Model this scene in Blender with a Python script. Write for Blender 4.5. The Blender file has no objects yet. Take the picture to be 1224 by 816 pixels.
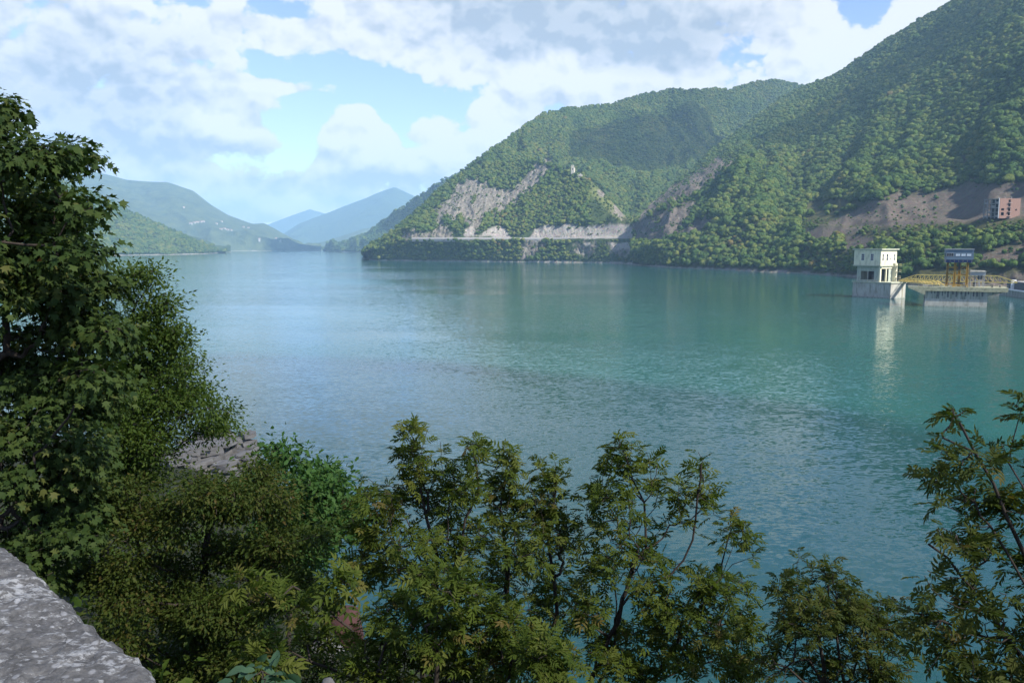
import bpy, bmesh, math, random
import numpy as np
from mathutils import Vector, Matrix
from mathutils.bvhtree import BVHTree

R = math.radians
SC = bpy.context.scene
COL = SC.collection
random.seed(7)

# ------------------------------------------------------------------ camera
F = 952.0                       # focal length in photo pixels (photo 1224 x 816)
HZ = 295.0                      # horizon row
PITCH = math.atan((408 - HZ) / F)
CAM = np.array([0.0, 0.0, 30.0])
cam_data = bpy.data.cameras.new('camera')
cam_data.sensor_width = 36.0
cam_data.lens = F / 1224 * 36.0
cam_data.clip_start = 0.05
cam_data.clip_end = 60000
cam = bpy.data.objects.new('camera', cam_data)
COL.objects.link(cam)
cam.location = CAM
cam.rotation_euler = (math.pi / 2 - PITCH, 0, 0)
SC.camera = cam

# ------------------------------------------------------------------ light, exposure
SUN_AZ, SUN_EL = R(128), R(44)
SUN_DIR = Vector((math.cos(SUN_EL) * math.sin(SUN_AZ), math.cos(SUN_EL) * math.cos(SUN_AZ), math.sin(SUN_EL)))
sun_data = bpy.data.lights.new('sun', 'SUN')
sun_data.energy = 4.9
sun_data.angle = R(0.5)
sun_data.color = (1.0, 0.95, 0.86)
sun = bpy.data.objects.new('sun', sun_data)
COL.objects.link(sun)
sun.rotation_euler = SUN_DIR.to_track_quat('Z', 'Y').to_euler()
sun.location = (300, -300, 900)

SC.view_settings.view_transform = 'Standard'
SC.view_settings.look = 'None'
SC.view_settings.exposure = 1.18
SC.view_settings.gamma = 1.0
SC.view_settings.use_curve_mapping = False
SC.render.engine = 'CYCLES'
SC.cycles.use_denoising = True
SC.cycles.max_bounces = 6
SC.cycles.transparent_max_bounces = 6
SC.cycles.volume_bounces = 2
SC.cycles.sample_clamp_indirect = 6

# ------------------------------------------------------------------ pixel <-> world
_fw = np.array([0, math.cos(PITCH), -math.sin(PITCH)])
_up = np.array([0, math.sin(PITCH), math.cos(PITCH)])
_rt = np.array([1.0, 0, 0])


def ray(px, py):
    px = np.asarray(px, float); py = np.asarray(py, float)
    return _fw + ((px - 612) / F)[..., None] * _rt + ((408 - py) / F)[..., None] * _up


def at(px, py, Y):
    d = ray(px, py)
    return CAM + d * (np.asarray(Y, float) / d[..., 1])[..., None]


def at_z(px, py, z=0.0):
    d = ray(px, py)
    return CAM + d * ((z - CAM[2]) / d[..., 2])[..., None]


def project(P):
    q = P - CAM
    w = q @ _fw
    return 612 + F * (q @ _rt) / w, 408 - F * (q @ _up) / w


# ------------------------------------------------------------------ world: sky and clouds
def build_world():
    w = bpy.data.worlds.new('World')
    SC.world = w
    w.use_nodes = True
    nt = w.node_tree
    nt.nodes.clear()
    N = nt.nodes.new
    L = nt.links.new

    def math_(op, a, b=None, c=None, clamp=False):
        n = N('ShaderNodeMath'); n.operation = op; n.use_clamp = clamp
        for i, v in enumerate((a, b, c)):
            if v is None: continue
            if isinstance(v, (int, float)): n.inputs[i].default_value = v
            else: L(v, n.inputs[i])
        return n.outputs[0]

    sky = N('ShaderNodeTexSky'); sky.sky_type = 'NISHITA'; sky.sun_disc = False
    sky.sun_elevation = SUN_EL; sky.sun_rotation = SUN_AZ
    sky.altitude = 900; sky.air_density = 1.0; sky.dust_density = 0.25; sky.ozone_density = 2.6
    tc = N('ShaderNodeTexCoord')
    D = tc.outputs['Generated']
    sep = N('ShaderNodeSeparateXYZ'); L(D, sep.inputs[0])
    az = math_('ARCTAN2', sep.outputs[0], sep.outputs[1])
    el = math_('ARCSINE', sep.outputs[2])
    ae = N('ShaderNodeCombineXYZ'); L(az, ae.inputs[0]); L(el, ae.inputs[1])

    def blobs(lst, e0=0.25, e1=1.45):
        tot = None
        for (px, py, rx, ry, amp) in lst:
            d = ray(px, py); d = d / np.linalg.norm(d)
            a0, e0 = math.atan2(d[0], d[1]), math.asin(d[2])
            ix, iy = F / rx, F / ry
            m = N('ShaderNodeVectorMath'); m.operation = 'MULTIPLY_ADD'
            L(ae.outputs[0], m.inputs[0]); m.inputs[1].default_value = (ix, iy, 0); m.inputs[2].default_value = (-a0 * ix, -e0 * iy, 0)
            ln = N('ShaderNodeVectorMath'); ln.operation = 'LENGTH'; L(m.outputs[0], ln.inputs[0])
            mr = N('ShaderNodeMapRange'); mr.interpolation_type = 'SMOOTHSTEP'
            L(ln.outputs['Value'], mr.inputs[0])
            mr.inputs[1].default_value = e0; mr.inputs[2].default_value = e1
            mr.inputs[3].default_value = amp; mr.inputs[4].default_value = 0
            tot = mr.outputs[0] if tot is None else math_('ADD', tot, mr.outputs[0])
        return tot

    def fbm(scale, detail, offs=(0, 0, 0), rough=0.6, dist=0.0):
        mp = N('ShaderNodeMapping'); mp.inputs['Scale'].default_value = (1, 1, 1.5)
        mp.inputs['Location'].default_value = offs
        L(D, mp.inputs[0])
        n = N('ShaderNodeTexNoise'); n.inputs['Scale'].default_value = scale; n.inputs['Detail'].default_value = detail
        n.inputs['Roughness'].default_value = rough; n.inputs['Distortion'].default_value = dist
        L(mp.outputs[0], n.inputs['Vector'])
        return n.outputs['Fac']

    cover = [(110, 20, 340, 100, 1.0), (60, 130, 190, 60, .6), (250, 150, 95, 36, .7), (160, 215, 250, 26, .45),
             (500, 45, 90, 60, .7), (545, 90, 16, 26, .5), (700, 30, 220, 75, 1.35), (660, 95, 75, 48, .8),
             (790, 95, 110, 30, .8), (950, 55, 70, 50, .85), (1000, 85, 60, 40, .8), (1090, 30, 50, 45, .9),
             (310, 103, 80, 9, .55), (400, 40, 110, 22, .5), (365, 232, 50, 22, .55), (300, 245, 60, 24, .4),
             (480, 225, 130, 22, .35),
             (335, 80, 110, 16, -.75), (450, 105, 95, 36, -.9), (360, 130, 90, 22, -.6), (560, 108, 26, 34, -.8),
             (325, 10, 90, 12, -.7), (890, 66, 30, 26, -.9), (1035, 8, 40, 22, -1.0), (330, 190, 80, 18, -.3),
             (340, 160, 60, 24, -.5), (480, 118, 26, 30, -.5)]
    grey = [(690, 15, 200, 58, .95), (830, 60, 110, 30, .5), (90, 135, 120, 50, .4), (200, 70, 240, 60, .3), (460, 218, 110, 15, .45),
            (230, 180, 120, 16, .6), (640, 130, 50, 16, .4), (80, 60, 140, 60, .3), (430, 205, 60, 14, .35), (412, 186, 30, 12, .4), (470, 206, 50, 10, .45), (535, 196, 30, 9, .4), (592, 176, 36, 10, .35), (660, 112, 40, 10, .3), (270, 172, 50, 9, .4)]
    puffs = [(430, 137, 24, 18, 1.0), (404, 160, 22, 24, 1.0), (452, 164, 24, 24, .9), (438, 190, 62, 26, .9), (384, 205, 22, 18, .7), (487, 198, 36, 18, .8), (500, 158, 14, 20, .8), (526, 153, 24, 20, 1.0),
             (540, 178, 30, 22, .9), (520, 200, 40, 16, .7), (582, 133, 32, 24, .9), (603, 158, 40, 28, .9), (566, 176, 28, 18, .7), (640, 88, 28, 24, .9), (668, 70, 28, 20, .7), (690, 100, 40, 22, .7),
             (362, 232, 26, 14, .8), (340, 250, 44, 14, .6), (250, 132, 36, 24, .7), (284, 150, 28, 18, .7), (268, 166, 44, 14, .6), (980, 40, 34, 34, .7), (1012, 70, 30, 26, .7), (1078, 24, 30, 24, .8), (1112, 12, 26, 16, .7), (300, 104, 70, 6, .5)]
    PF = blobs(puffs, 0.7, 1.3)
    B = math_('MULTIPLY_ADD', PF, 1.35, blobs(cover))
    G = blobs(grey)
    n1 = fbm(11.0, 10, rough=0.6, dist=0.15)
    n2 = fbm(11.0, 10, offs=(0.012, -0.008, 0.03), rough=0.6, dist=0.15)
    n3 = fbm(2.6, 4)

    def billow(offs):
        mp = N('ShaderNodeMapping'); mp.inputs['Scale'].default_value = (1, 1, 1.25); mp.inputs['Location'].default_value = offs
        L(D, mp.inputs[0])
        wp = N('ShaderNodeTexNoise'); wp.inputs['Scale'].default_value = 30; wp.inputs['Detail'].default_value = 3; L(mp.outputs[0], wp.inputs['Vector'])
        ad = N('ShaderNodeVectorMath'); ad.operation = 'MULTIPLY_ADD'; L(wp.outputs['Color'], ad.inputs[0]); ad.inputs[1].default_value = (.03, .03, .03); L(mp.outputs[0], ad.inputs[2])
        v = N('ShaderNodeTexVoronoi'); v.feature = 'F1'; v.inputs['Scale'].default_value = 22; v.inputs['Detail'].default_value = 2; v.inputs['Roughness'].default_value = 0.5
        L(ad.outputs[0], v.inputs['Vector'])
        return math_('MULTIPLY_ADD', v.outputs['Distance'], -1.0, 0.5)
    b1 = billow((0, 0, 0)); b2 = billow((0.006, -0.004, 0.014))
    dens = math_('ADD', math_('MULTIPLY_ADD', n1, 4.2, -2.1), math_('MULTIPLY_ADD', n3, 0.6, -0.33))
    dens = math_('ADD', dens, B)
    dens = math_('MULTIPLY_ADD', b1, 1.0, dens)
    low = N('ShaderNodeMapRange'); L(el, low.inputs[0]); low.inputs[1].default_value = 0.03; low.inputs[2].default_value = 0.19; low.inputs[3].default_value = 0.9; low.inputs[4].default_value = 0.32
    dens = math_('ADD', dens, low.outputs[0])
    cv = N('ShaderNodeMapRange'); cv.interpolation_type = 'SMOOTHSTEP'
    L(dens, cv.inputs[0]); cv.inputs[1].default_value = 0.0; cv.inputs[2].default_value = 0.46
    # self shading of the puffs: density above minus density here
    sh = math_('ADD', math_('MULTIPLY', math_('SUBTRACT', n2, n1), 1.3), math_('MULTIPLY', math_('SUBTRACT', b2, b1), 1.0))
    sh = math_('MAXIMUM', math_('MINIMUM', sh, 0.5), -0.25)
    thick = N('ShaderNodeMapRange'); L(dens, thick.inputs[0])
    thick.inputs[1].default_value = 0.5; thick.inputs[2].default_value = 1.6; thick.inputs[3].default_value = -0.06; thick.inputs[4].default_value = 0.12
    g = math_('ADD', math_('ADD', sh, thick.outputs[0]), math_('MULTIPLY', G, 0.9))
    lg = N('ShaderNodeMapRange'); L(el, lg.inputs[0]); lg.inputs[1].default_value = 0.04; lg.inputs[2].default_value = 0.2; lg.inputs[3].default_value = 0.62; lg.inputs[4].default_value = 0.0
    g = math_('ADD', g, math_('MULTIPLY_ADD', PF, -0.55, lg.outputs[0]))
    cr = N('ShaderNodeValToRGB')
    cr.color_ramp.elements[0].position = 0.0; cr.color_ramp.elements[0].color = (0.96, 0.97, 0.98, 1)
    cr.color_ramp.elements[1].position = 1.0; cr.color_ramp.elements[1].color = (0.45, 0.53, 0.62, 1)
    e = cr.color_ramp.elements.new(0.35); e.color = (0.80, 0.835, 0.87, 1)
    L(g, cr.inputs[0])
    bg1 = N('ShaderNodeBackground'); bg1.inputs[1].default_value = 0.105
    hs = N('ShaderNodeHueSaturation'); hs.inputs['Saturation'].default_value = 1.0
    ti = N('ShaderNodeMix'); ti.data_type = 'RGBA'; ti.blend_type = 'MULTIPLY'; ti.inputs['Factor'].default_value = 1.0; ti.inputs[7].default_value = (0.97, 0.87, 0.96, 1)
    L(sky.outputs[0], ti.inputs[6]); L(ti.outputs[2], bg1.inputs[0])
    bg2 = N('ShaderNodeBackground'); bg2.inputs[1].default_value = 0.465; L(cr.outputs[0], bg2.inputs[0])
    mx = N('ShaderNodeMixShader'); L(math_('MULTIPLY', cv.outputs[0], 0.94), mx.inputs[0])
    L(bg1.outputs[0], mx.inputs[1]); L(bg2.outputs[0], mx.inputs[2])
    out = N('ShaderNodeOutputWorld'); L(mx.outputs[0], out.inputs[0])


build_world()


# ------------------------------------------------------------------ numpy noise
def _hash(ix, iy, iz):
    h = (ix.astype(np.int64) * 374761393 + iy.astype(np.int64) * 668265263 + iz.astype(np.int64) * 2147483647) & 0xffffffff
    h = ((h ^ (h >> 13)) * 1274126177) & 0xffffffff
    return ((h ^ (h >> 16)) & 0xffff) / 32767.5 - 1.0


def vnoise(x, y, z=0.0):
    x, y, z = np.broadcast_arrays(np.asarray(x, float), np.asarray(y, float), np.asarray(z, float))
    ix, iy, iz = np.floor(x), np.floor(y), np.floor(z)
    fx, fy, fz = x - ix, y - iy, z - iz
    fx, fy, fz = [t * t * t * (t * (t * 6 - 15) + 10) for t in (fx, fy, fz)]
    r = 0
    for a in (0, 1):
        for b in (0, 1):
            for c in (0, 1):
                r = r + _hash(ix + a, iy + b, iz + c) * (fx if a else 1 - fx) * (fy if b else 1 - fy) * (fz if c else 1 - fz)
    return r


def fbm(x, y, z=0.0, octv=4, gain=0.5):
    r, a = 0, 1.0
    for o in range(octv):
        r = r + a * vnoise(x * 2.03 ** o + 17.3 * o, y * 2.03 ** o + 5.1 * o, np.asarray(z) * 2.03 ** o)
        a *= gain
    return r


def smooth(a, b, t):
    t = np.clip((t - a) / (b - a), 0, 1)
    return t * t * (3 - 2 * t)


def poly_sd(px, py, poly):
    """signed distance (inside positive) to a polygon, vectorised"""
    poly = np.asarray(poly, float)
    inside = np.zeros(px.shape, bool)
    dist = np.full(px.shape, 1e9)
    n = len(poly)
    for i in range(n):
        x1, y1 = poly[i]; x2, y2 = poly[(i + 1) % n]
        c = (y1 > py) != (y2 > py)
        with np.errstate(divide='ignore', invalid='ignore'):
            xi = (x2 - x1) * (py - y1) / (y2 - y1 if y2 != y1 else 1e-9) + x1
        inside ^= c & (px < xi)
        ex, ey = x2 - x1, y2 - y1
        t = np.clip(((px - x1) * ex + (py - y1) * ey) / max(ex * ex + ey * ey, 1e-9), 0, 1)
        dist = np.minimum(dist, np.hypot(px - x1 - t * ex, py - y1 - t * ey))
    return np.where(inside, dist, -dist)


# ------------------------------------------------------------------ object helpers
def tag(o, label=None, cat=None, group=None, kind=None):
    if label: o['label'] = label
    if cat: o['category'] = cat
    if group: o['group'] = group
    if kind: o['kind'] = kind
    return o


def empty(name, loc, label=None, cat=None, group=None, rz=0.0):
    o = bpy.data.objects.new(name, None)
    o.empty_display_size = 0.5
    COL.objects.link(o)
    o.location = loc
    o.rotation_euler = (0, 0, rz)
    return tag(o, label, cat, group)


def link(name, me, parent=None):
    o = bpy.data.objects.new(name, me)
    COL.objects.link(o)
    if parent is not None:
        o.parent = parent
    return o


def tri_mesh(name, V, T, mats=(), attrs=None, smooth_=False, mat_idx=None):
    V = np.asarray(V, np.float32); T = np.asarray(T, np.int32)
    k = T.shape[1]
    me = bpy.data.meshes.new(name)
    me.vertices.add(len(V)); me.vertices.foreach_set('co', V.ravel())
    me.loops.add(T.size); me.loops.foreach_set('vertex_index', T.ravel())
    me.polygons.add(len(T))
    me.polygons.foreach_set('loop_start', np.arange(0, T.size, k, dtype=np.int32))
    if smooth_: me.polygons.foreach_set('use_smooth', np.ones(len(T), bool))
    for m in mats: me.materials.append(m)
    if mat_idx is not None: me.polygons.foreach_set('material_index', np.asarray(mat_idx, np.int32))
    for an, av in (attrs or {}).items():
        a = me.attributes.new(an, 'FLOAT', 'POINT'); a.data.foreach_set('value', np.asarray(av, np.float32))
    me.update(calc_edges=True)
    me.validate()
    return me


class MB:
    """collects shapes into one mesh"""
    def __init__(s): s.v = []; s.f = []

    def add(s, verts, faces):
        b = len(s.v); s.v += [tuple(map(float, p)) for p in verts]; s.f += [tuple(b + i for i in q) for q in faces]; return s

    def box(s, x0, x1, y0, y1, z0, z1):
        v = [(x0, y0, z0), (x1, y0, z0), (x1, y1, z0), (x0, y1, z0), (x0, y0, z1), (x1, y0, z1), (x1, y1, z1), (x0, y1, z1)]
        return s.add(v, [(3, 2, 1, 0), (4, 5, 6, 7), (0, 1, 5, 4), (1, 2, 6, 5), (2, 3, 7, 6), (3, 0, 4, 7)])

    def bar(s, p, q, w, h=None):
        h = h or w
        p, q = Vector(p), Vector(q)
        d = (q - p).normalized()
        u = d.cross(Vector((0, 0, 1)))
        if u.length < 1e-3: u = Vector((1, 0, 0))
        u.normalize(); n = u.cross(d)
        o = [u * a * w / 2 + n * b * h / 2 for a, b in ((-1, -1), (1, -1), (1, 1), (-1, 1))]
        return s.add([p + k for k in o] + [q + k for k in o], [(3, 2, 1, 0), (4, 5, 6, 7), (0, 1, 5, 4), (1, 2, 6, 5), (2, 3, 7, 6), (3, 0, 4, 7)])

    def prism(s, poly, y0, y1):
        """polygon in xz extruded along y"""
        n = len(poly)
        v = [(x, y0, z) for x, z in poly] + [(x, y1, z) for x, z in poly]
        f = [tuple(range(n)), tuple(range(2 * n - 1, n - 1, -1))] + [(i, i + n, (i + 1) % n + n, (i + 1) % n) for i in range(n)]
        return s.add(v, f)

    def build(s, name, m, parent=None, bevel=0.0):
        me = bpy.data.meshes.new(name)
        me.from_pydata(s.v, [], s.f); me.materials.append(m)
        bm = bmesh.new(); bm.from_mesh(me)
        bmesh.ops.recalc_face_normals(bm, faces=bm.faces)
        if bevel: bmesh.ops.bevel(bm, geom=list(bm.edges), offset=bevel, segments=1, affect='EDGES')
        bm.to_mesh(me); bm.free()
        return link(name, me, parent)


# ------------------------------------------------------------------ materials
def new_mat(name):
    m = bpy.data.materials.new(name); m.use_nodes = True
    nt = m.node_tree
    b = nt.nodes['Principled BSDF']
    b.inputs['Specular IOR Level'].default_value = 0.25
    return m, nt, b


def ramp(nt, stops):
    r = nt.nodes.new('ShaderNodeValToRGB')
    el = r.color_ramp.elements
    el[0].position, el[0].color = stops[0][0], (*stops[0][1], 1)
    el[1].position, el[1].color = stops[-1][0], (*stops[-1][1], 1)
    for p, c in stops[1:-1]:
        e = el.new(p); e.color = (*c, 1)
    return r


def noise(nt, scale, detail=4, rough=0.55, coord='Object', stretch=None):
    n = nt.nodes.new('ShaderNodeTexNoise')
    n.inputs['Scale'].default_value = scale; n.inputs['Detail'].default_value = detail; n.inputs['Roughness'].default_value = rough
    if coord == 'World':
        g = nt.nodes.new('ShaderNodeNewGeometry'); src = g.outputs['Position']
    else:
        g = nt.nodes.new('ShaderNodeTexCoord'); src = g.outputs[coord]
    if stretch:
        mp = nt.nodes.new('ShaderNodeMapping'); mp.inputs['Scale'].default_value = stretch
        nt.links.new(src, mp.inputs[0]); src = mp.outputs[0]
    nt.links.new(src, n.inputs['Vector'])
    return n


def mixc(nt, fac, a, b, mode='MIX'):
    m = nt.nodes.new('ShaderNodeMix'); m.data_type = 'RGBA'; m.blend_type = mode
    for sock, v in ((m.inputs['Factor'], fac), (m.inputs[6], a), (m.inputs[7], b)):
        if isinstance(v, (int, float)): sock.default_value = v
        elif isinstance(v, tuple): sock.default_value = (*v, 1)
        else: nt.links.new(v, sock)
    return m.outputs[2]


def bump(nt, b, h, strength, dist):
    n = nt.nodes.new('ShaderNodeBump'); n.inputs['Strength'].default_value = strength; n.inputs['Distance'].default_value = dist
    nt.links.new(h, n.inputs['Height']); nt.links.new(n.outputs[0], b.inputs['Normal'])


def mat_plain(name, col, rough=0.7, var=0.2, scale=0.6, dirt=None, stretch=None, metal=0.0, bumpd=0.0):
    m, nt, b = new_mat(name)
    b.inputs['Roughness'].default_value = rough; b.inputs['Metallic'].default_value = metal
    n = noise(nt, scale, 6, 0.65, stretch=stretch)
    lo = tuple(c * (1 - var) for c in col); hi = tuple(min(c * (1 + var), 1) for c in col)
    r = ramp(nt, [(0.3, dirt or lo), (0.5, col), (0.72, hi)])
    nt.links.new(n.outputs['Fac'], r.inputs[0]); nt.links.new(r.outputs[0], b.inputs['Base Color'])
    if bumpd: bump(nt, b, n.outputs['Fac'], 0.6, bumpd)
    return m


def mat_leaf(name, stops, trans=0.3, rough=0.5):
    """leaf colour by the leaf: attribute tint on joined leaves, random on single leaves"""
    m, nt, b = new_mat(name)
    at_ = nt.nodes.new('ShaderNodeAttribute'); at_.attribute_name = 'tint'
    ao = nt.nodes.new('ShaderNodeAttribute'); ao.attribute_name = 'single'
    oi = nt.nodes.new('ShaderNodeObjectInfo')
    mx = nt.nodes.new('ShaderNodeMix')
    nt.links.new(ao.outputs['Fac'], mx.inputs[0]); nt.links.new(at_.outputs['Fac'], mx.inputs[2]); nt.links.new(oi.outputs['Random'], mx.inputs[3])
    r = ramp(nt, stops); nt.links.new(mx.outputs[0], r.inputs[0])
    nt.links.new(r.outputs[0], b.inputs['Base Color'])
    b.inputs['Roughness'].default_value = 0.6
    b.inputs['Specular IOR Level'].default_value = 0.12
    tr = nt.nodes.new('ShaderNodeBsdfTranslucent')
    nt.links.new(mixc(nt, 1.0, r.outputs[0], (1.0, 1.15, 0.5), 'MULTIPLY'), tr.inputs[0])
    ms = nt.nodes.new('ShaderNodeMixShader'); ms.inputs[0].default_value = trans
    nt.links.new(b.outputs[0], ms.inputs[1]); nt.links.new(tr.outputs[0], ms.inputs[2])
    nt.links.new(ms.outputs[0], nt.nodes['Material Output'].inputs[0])
    return m


def mat_crown(name, stops):
    m, nt, b = new_mat(name)
    oi = nt.nodes.new('ShaderNodeObjectInfo')
    n = noise(nt, 0.006, 4, 0.6, 'World')
    n2 = noise(nt, 0.8, 3, 0.6, 'World')
    ma = nt.nodes.new('ShaderNodeMath'); ma.operation = 'MULTIPLY_ADD'; ma.inputs[1].default_value = 0.66
    nt.links.new(oi.outputs['Random'], ma.inputs[0])
    mb = nt.nodes.new('ShaderNodeMath'); mb.operation = 'MULTIPLY_ADD'; mb.inputs[1].default_value = 0.7; mb.inputs[2].default_value = -0.22
    nt.links.new(n.outputs['Fac'], mb.inputs[0]); nt.links.new(mb.outputs[0], ma.inputs[2])
    ta = nt.nodes.new('ShaderNodeAttribute'); ta.attribute_type = 'INSTANCER'; ta.attribute_name = 'tone'
    mt = nt.nodes.new('ShaderNodeMath'); mt.operation = 'ADD'; nt.links.new(ma.outputs[0], mt.inputs[0]); nt.links.new(ta.outputs['Fac'], mt.inputs[1])
    r = ramp(nt, stops); nt.links.new(mt.outputs[0], r.inputs[0])
    hs = nt.nodes.new('ShaderNodeHueSaturation')
    mr = nt.nodes.new('ShaderNodeMapRange'); nt.links.new(n2.outputs['Fac'], mr.inputs[0])
    mr.inputs[1].default_value = 0.3; mr.inputs[2].default_value = 0.7; mr.inputs[3].default_value = 0.65; mr.inputs[4].default_value = 1.35
    nt.links.new(mr.outputs[0], hs.inputs['Value']); nt.links.new(r.outputs[0], hs.inputs['Color'])
    nt.links.new(hs.outputs[0], b.inputs['Base Color'])
    b.inputs['Roughness'].default_value = 0.8; b.inputs['Specular IOR Level'].default_value = 0.1
    return m


def mat_hill(name, green=((0.03, 0.05, 0.02), (0.06, 0.085, 0.03)), rock=((0.10, 0.09, 0.075), (0.27, 0.245, 0.205)), far=False):
    """hill ground: soil and scrub, rock where attribute rock is 1, whiter where pale is 1"""
    m, nt, b = new_mat(name)
    b.inputs['Roughness'].default_value = 0.9; b.inputs['Specular IOR Level'].default_value = 0.05
    s = 0.012 if far else 0.05
    n = noise(nt, s, 8, 0.68, 'World')
    g = ramp(nt, [(0.3, green[0]), (0.5, tuple((a + c) / 2 for a, c in zip(*green))), (0.7, green[1])])
    nt.links.new(n.outputs['Fac'], g.inputs[0])
    n2 = noise(nt, 0.09, 10, 0.72, 'World', (1, 1, 0.35))
    rk = ramp(nt, [(0.32, rock[0]), (0.5, tuple((a + c) / 2 for a, c in zip(*rock))), (0.66, rock[1])])
    nt.links.new(n2.outputs['Fac'], rk.inputs[0])
    pa = nt.nodes.new('ShaderNodeAttribute'); pa.attribute_name = 'pale'
    ra = nt.nodes.new('ShaderNodeAttribute'); ra.attribute_name = 'rock'
    br = nt.nodes.new('ShaderNodeAttribute'); br.attribute_name = 'brown'
    c1 = mixc(nt, pa.outputs['Fac'], rk.outputs[0], mixc(nt, 0.5, rk.outputs[0], (0.44, 0.40, 0.36)))
    c1 = mixc(nt, br.outputs['Fac'], c1, mixc(nt, 0.6, rk.outputs[0], (0.13, 0.105, 0.08)))
    ga = nt.nodes.new('ShaderNodeAttribute'); ga.attribute_name = 'grass'
    c2 = mixc(nt, ra.outputs['Fac'], mixc(nt, ga.outputs['Fac'], g.outputs[0], (0.13, 0.15, 0.05)), c1)
    nt.links.new(c2, b.inputs['Base Color'])
    if not far:
        n4 = noise(nt, 0.35, 8, 0.75, 'World', (1, 1, 0.6))
        c3 = mixc(nt, ra.outputs['Fac'], c2, mixc(nt, 0.65, c2, n4.outputs['Color'], 'OVERLAY'))
        nt.links.new(mixc(nt, 1.0, c3, c3, 'LIGHTEN'), b.inputs['Base Color'])
        bump(nt, b, n2.outputs['Fac'], 1.0, 9.0)
    else: bump(nt, b, n.outputs['Fac'], 1.0, 26.0)
    return m


M = {}
M['hill'] = mat_hill('hillside_soil')
M['hill_right'] = mat_hill('hillside_soil_right', ((0.05, 0.05, 0.025), (0.09, 0.095, 0.04)), ((0.06, 0.05, 0.043), (0.19, 0.165, 0.14)))
M['hill_far'] = mat_hill('far_hillside', ((0.022, 0.042, 0.02), (0.055, 0.08, 0.03)), far=True)
M['hill_pasture'] = mat_hill('far_hillside_pasture', ((0.025, 0.045, 0.025), (0.09, 0.11, 0.045)), far=True)
M['crown'] = mat_crown('crown_foliage', [(0.0, (0.022, 0.052, 0.015)), (0.35, (0.044, 0.08, 0.018)), (0.65, (0.072, 0.105, 0.022)), (0.92, (0.105, 0.122, 0.028)), (0.99, (0.115, 0.12, 0.032)), (1.0, (0.12, 0.098, 0.032))])
M['bark'] = mat_plain('bark', (0.05, 0.04, 0.032), 0.9, 0.4, 14, bumpd=0.01)
M['bark_pale'] = mat_plain('bark_pale', (0.1, 0.085, 0.07), 0.9, 0.4, 14, bumpd=0.01)


# ------------------------------------------------------------------ hills as lofted sheets
HILLS = {}


def line(cols, pts):
    """pts (px, py, Y) -> positions for every column; Y None: where the row meets the water"""
    a = np.array([(p[0], p[1]) for p in pts], float)
    py = np.interp(cols, a[:, 0], a[:, 1])
    if pts[0][2] is None:
        return at_z(cols, py, 0.0)
    Y = np.interp(cols, a[:, 0], [p[2] for p in pts])
    return at(cols, py, Y)


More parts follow.
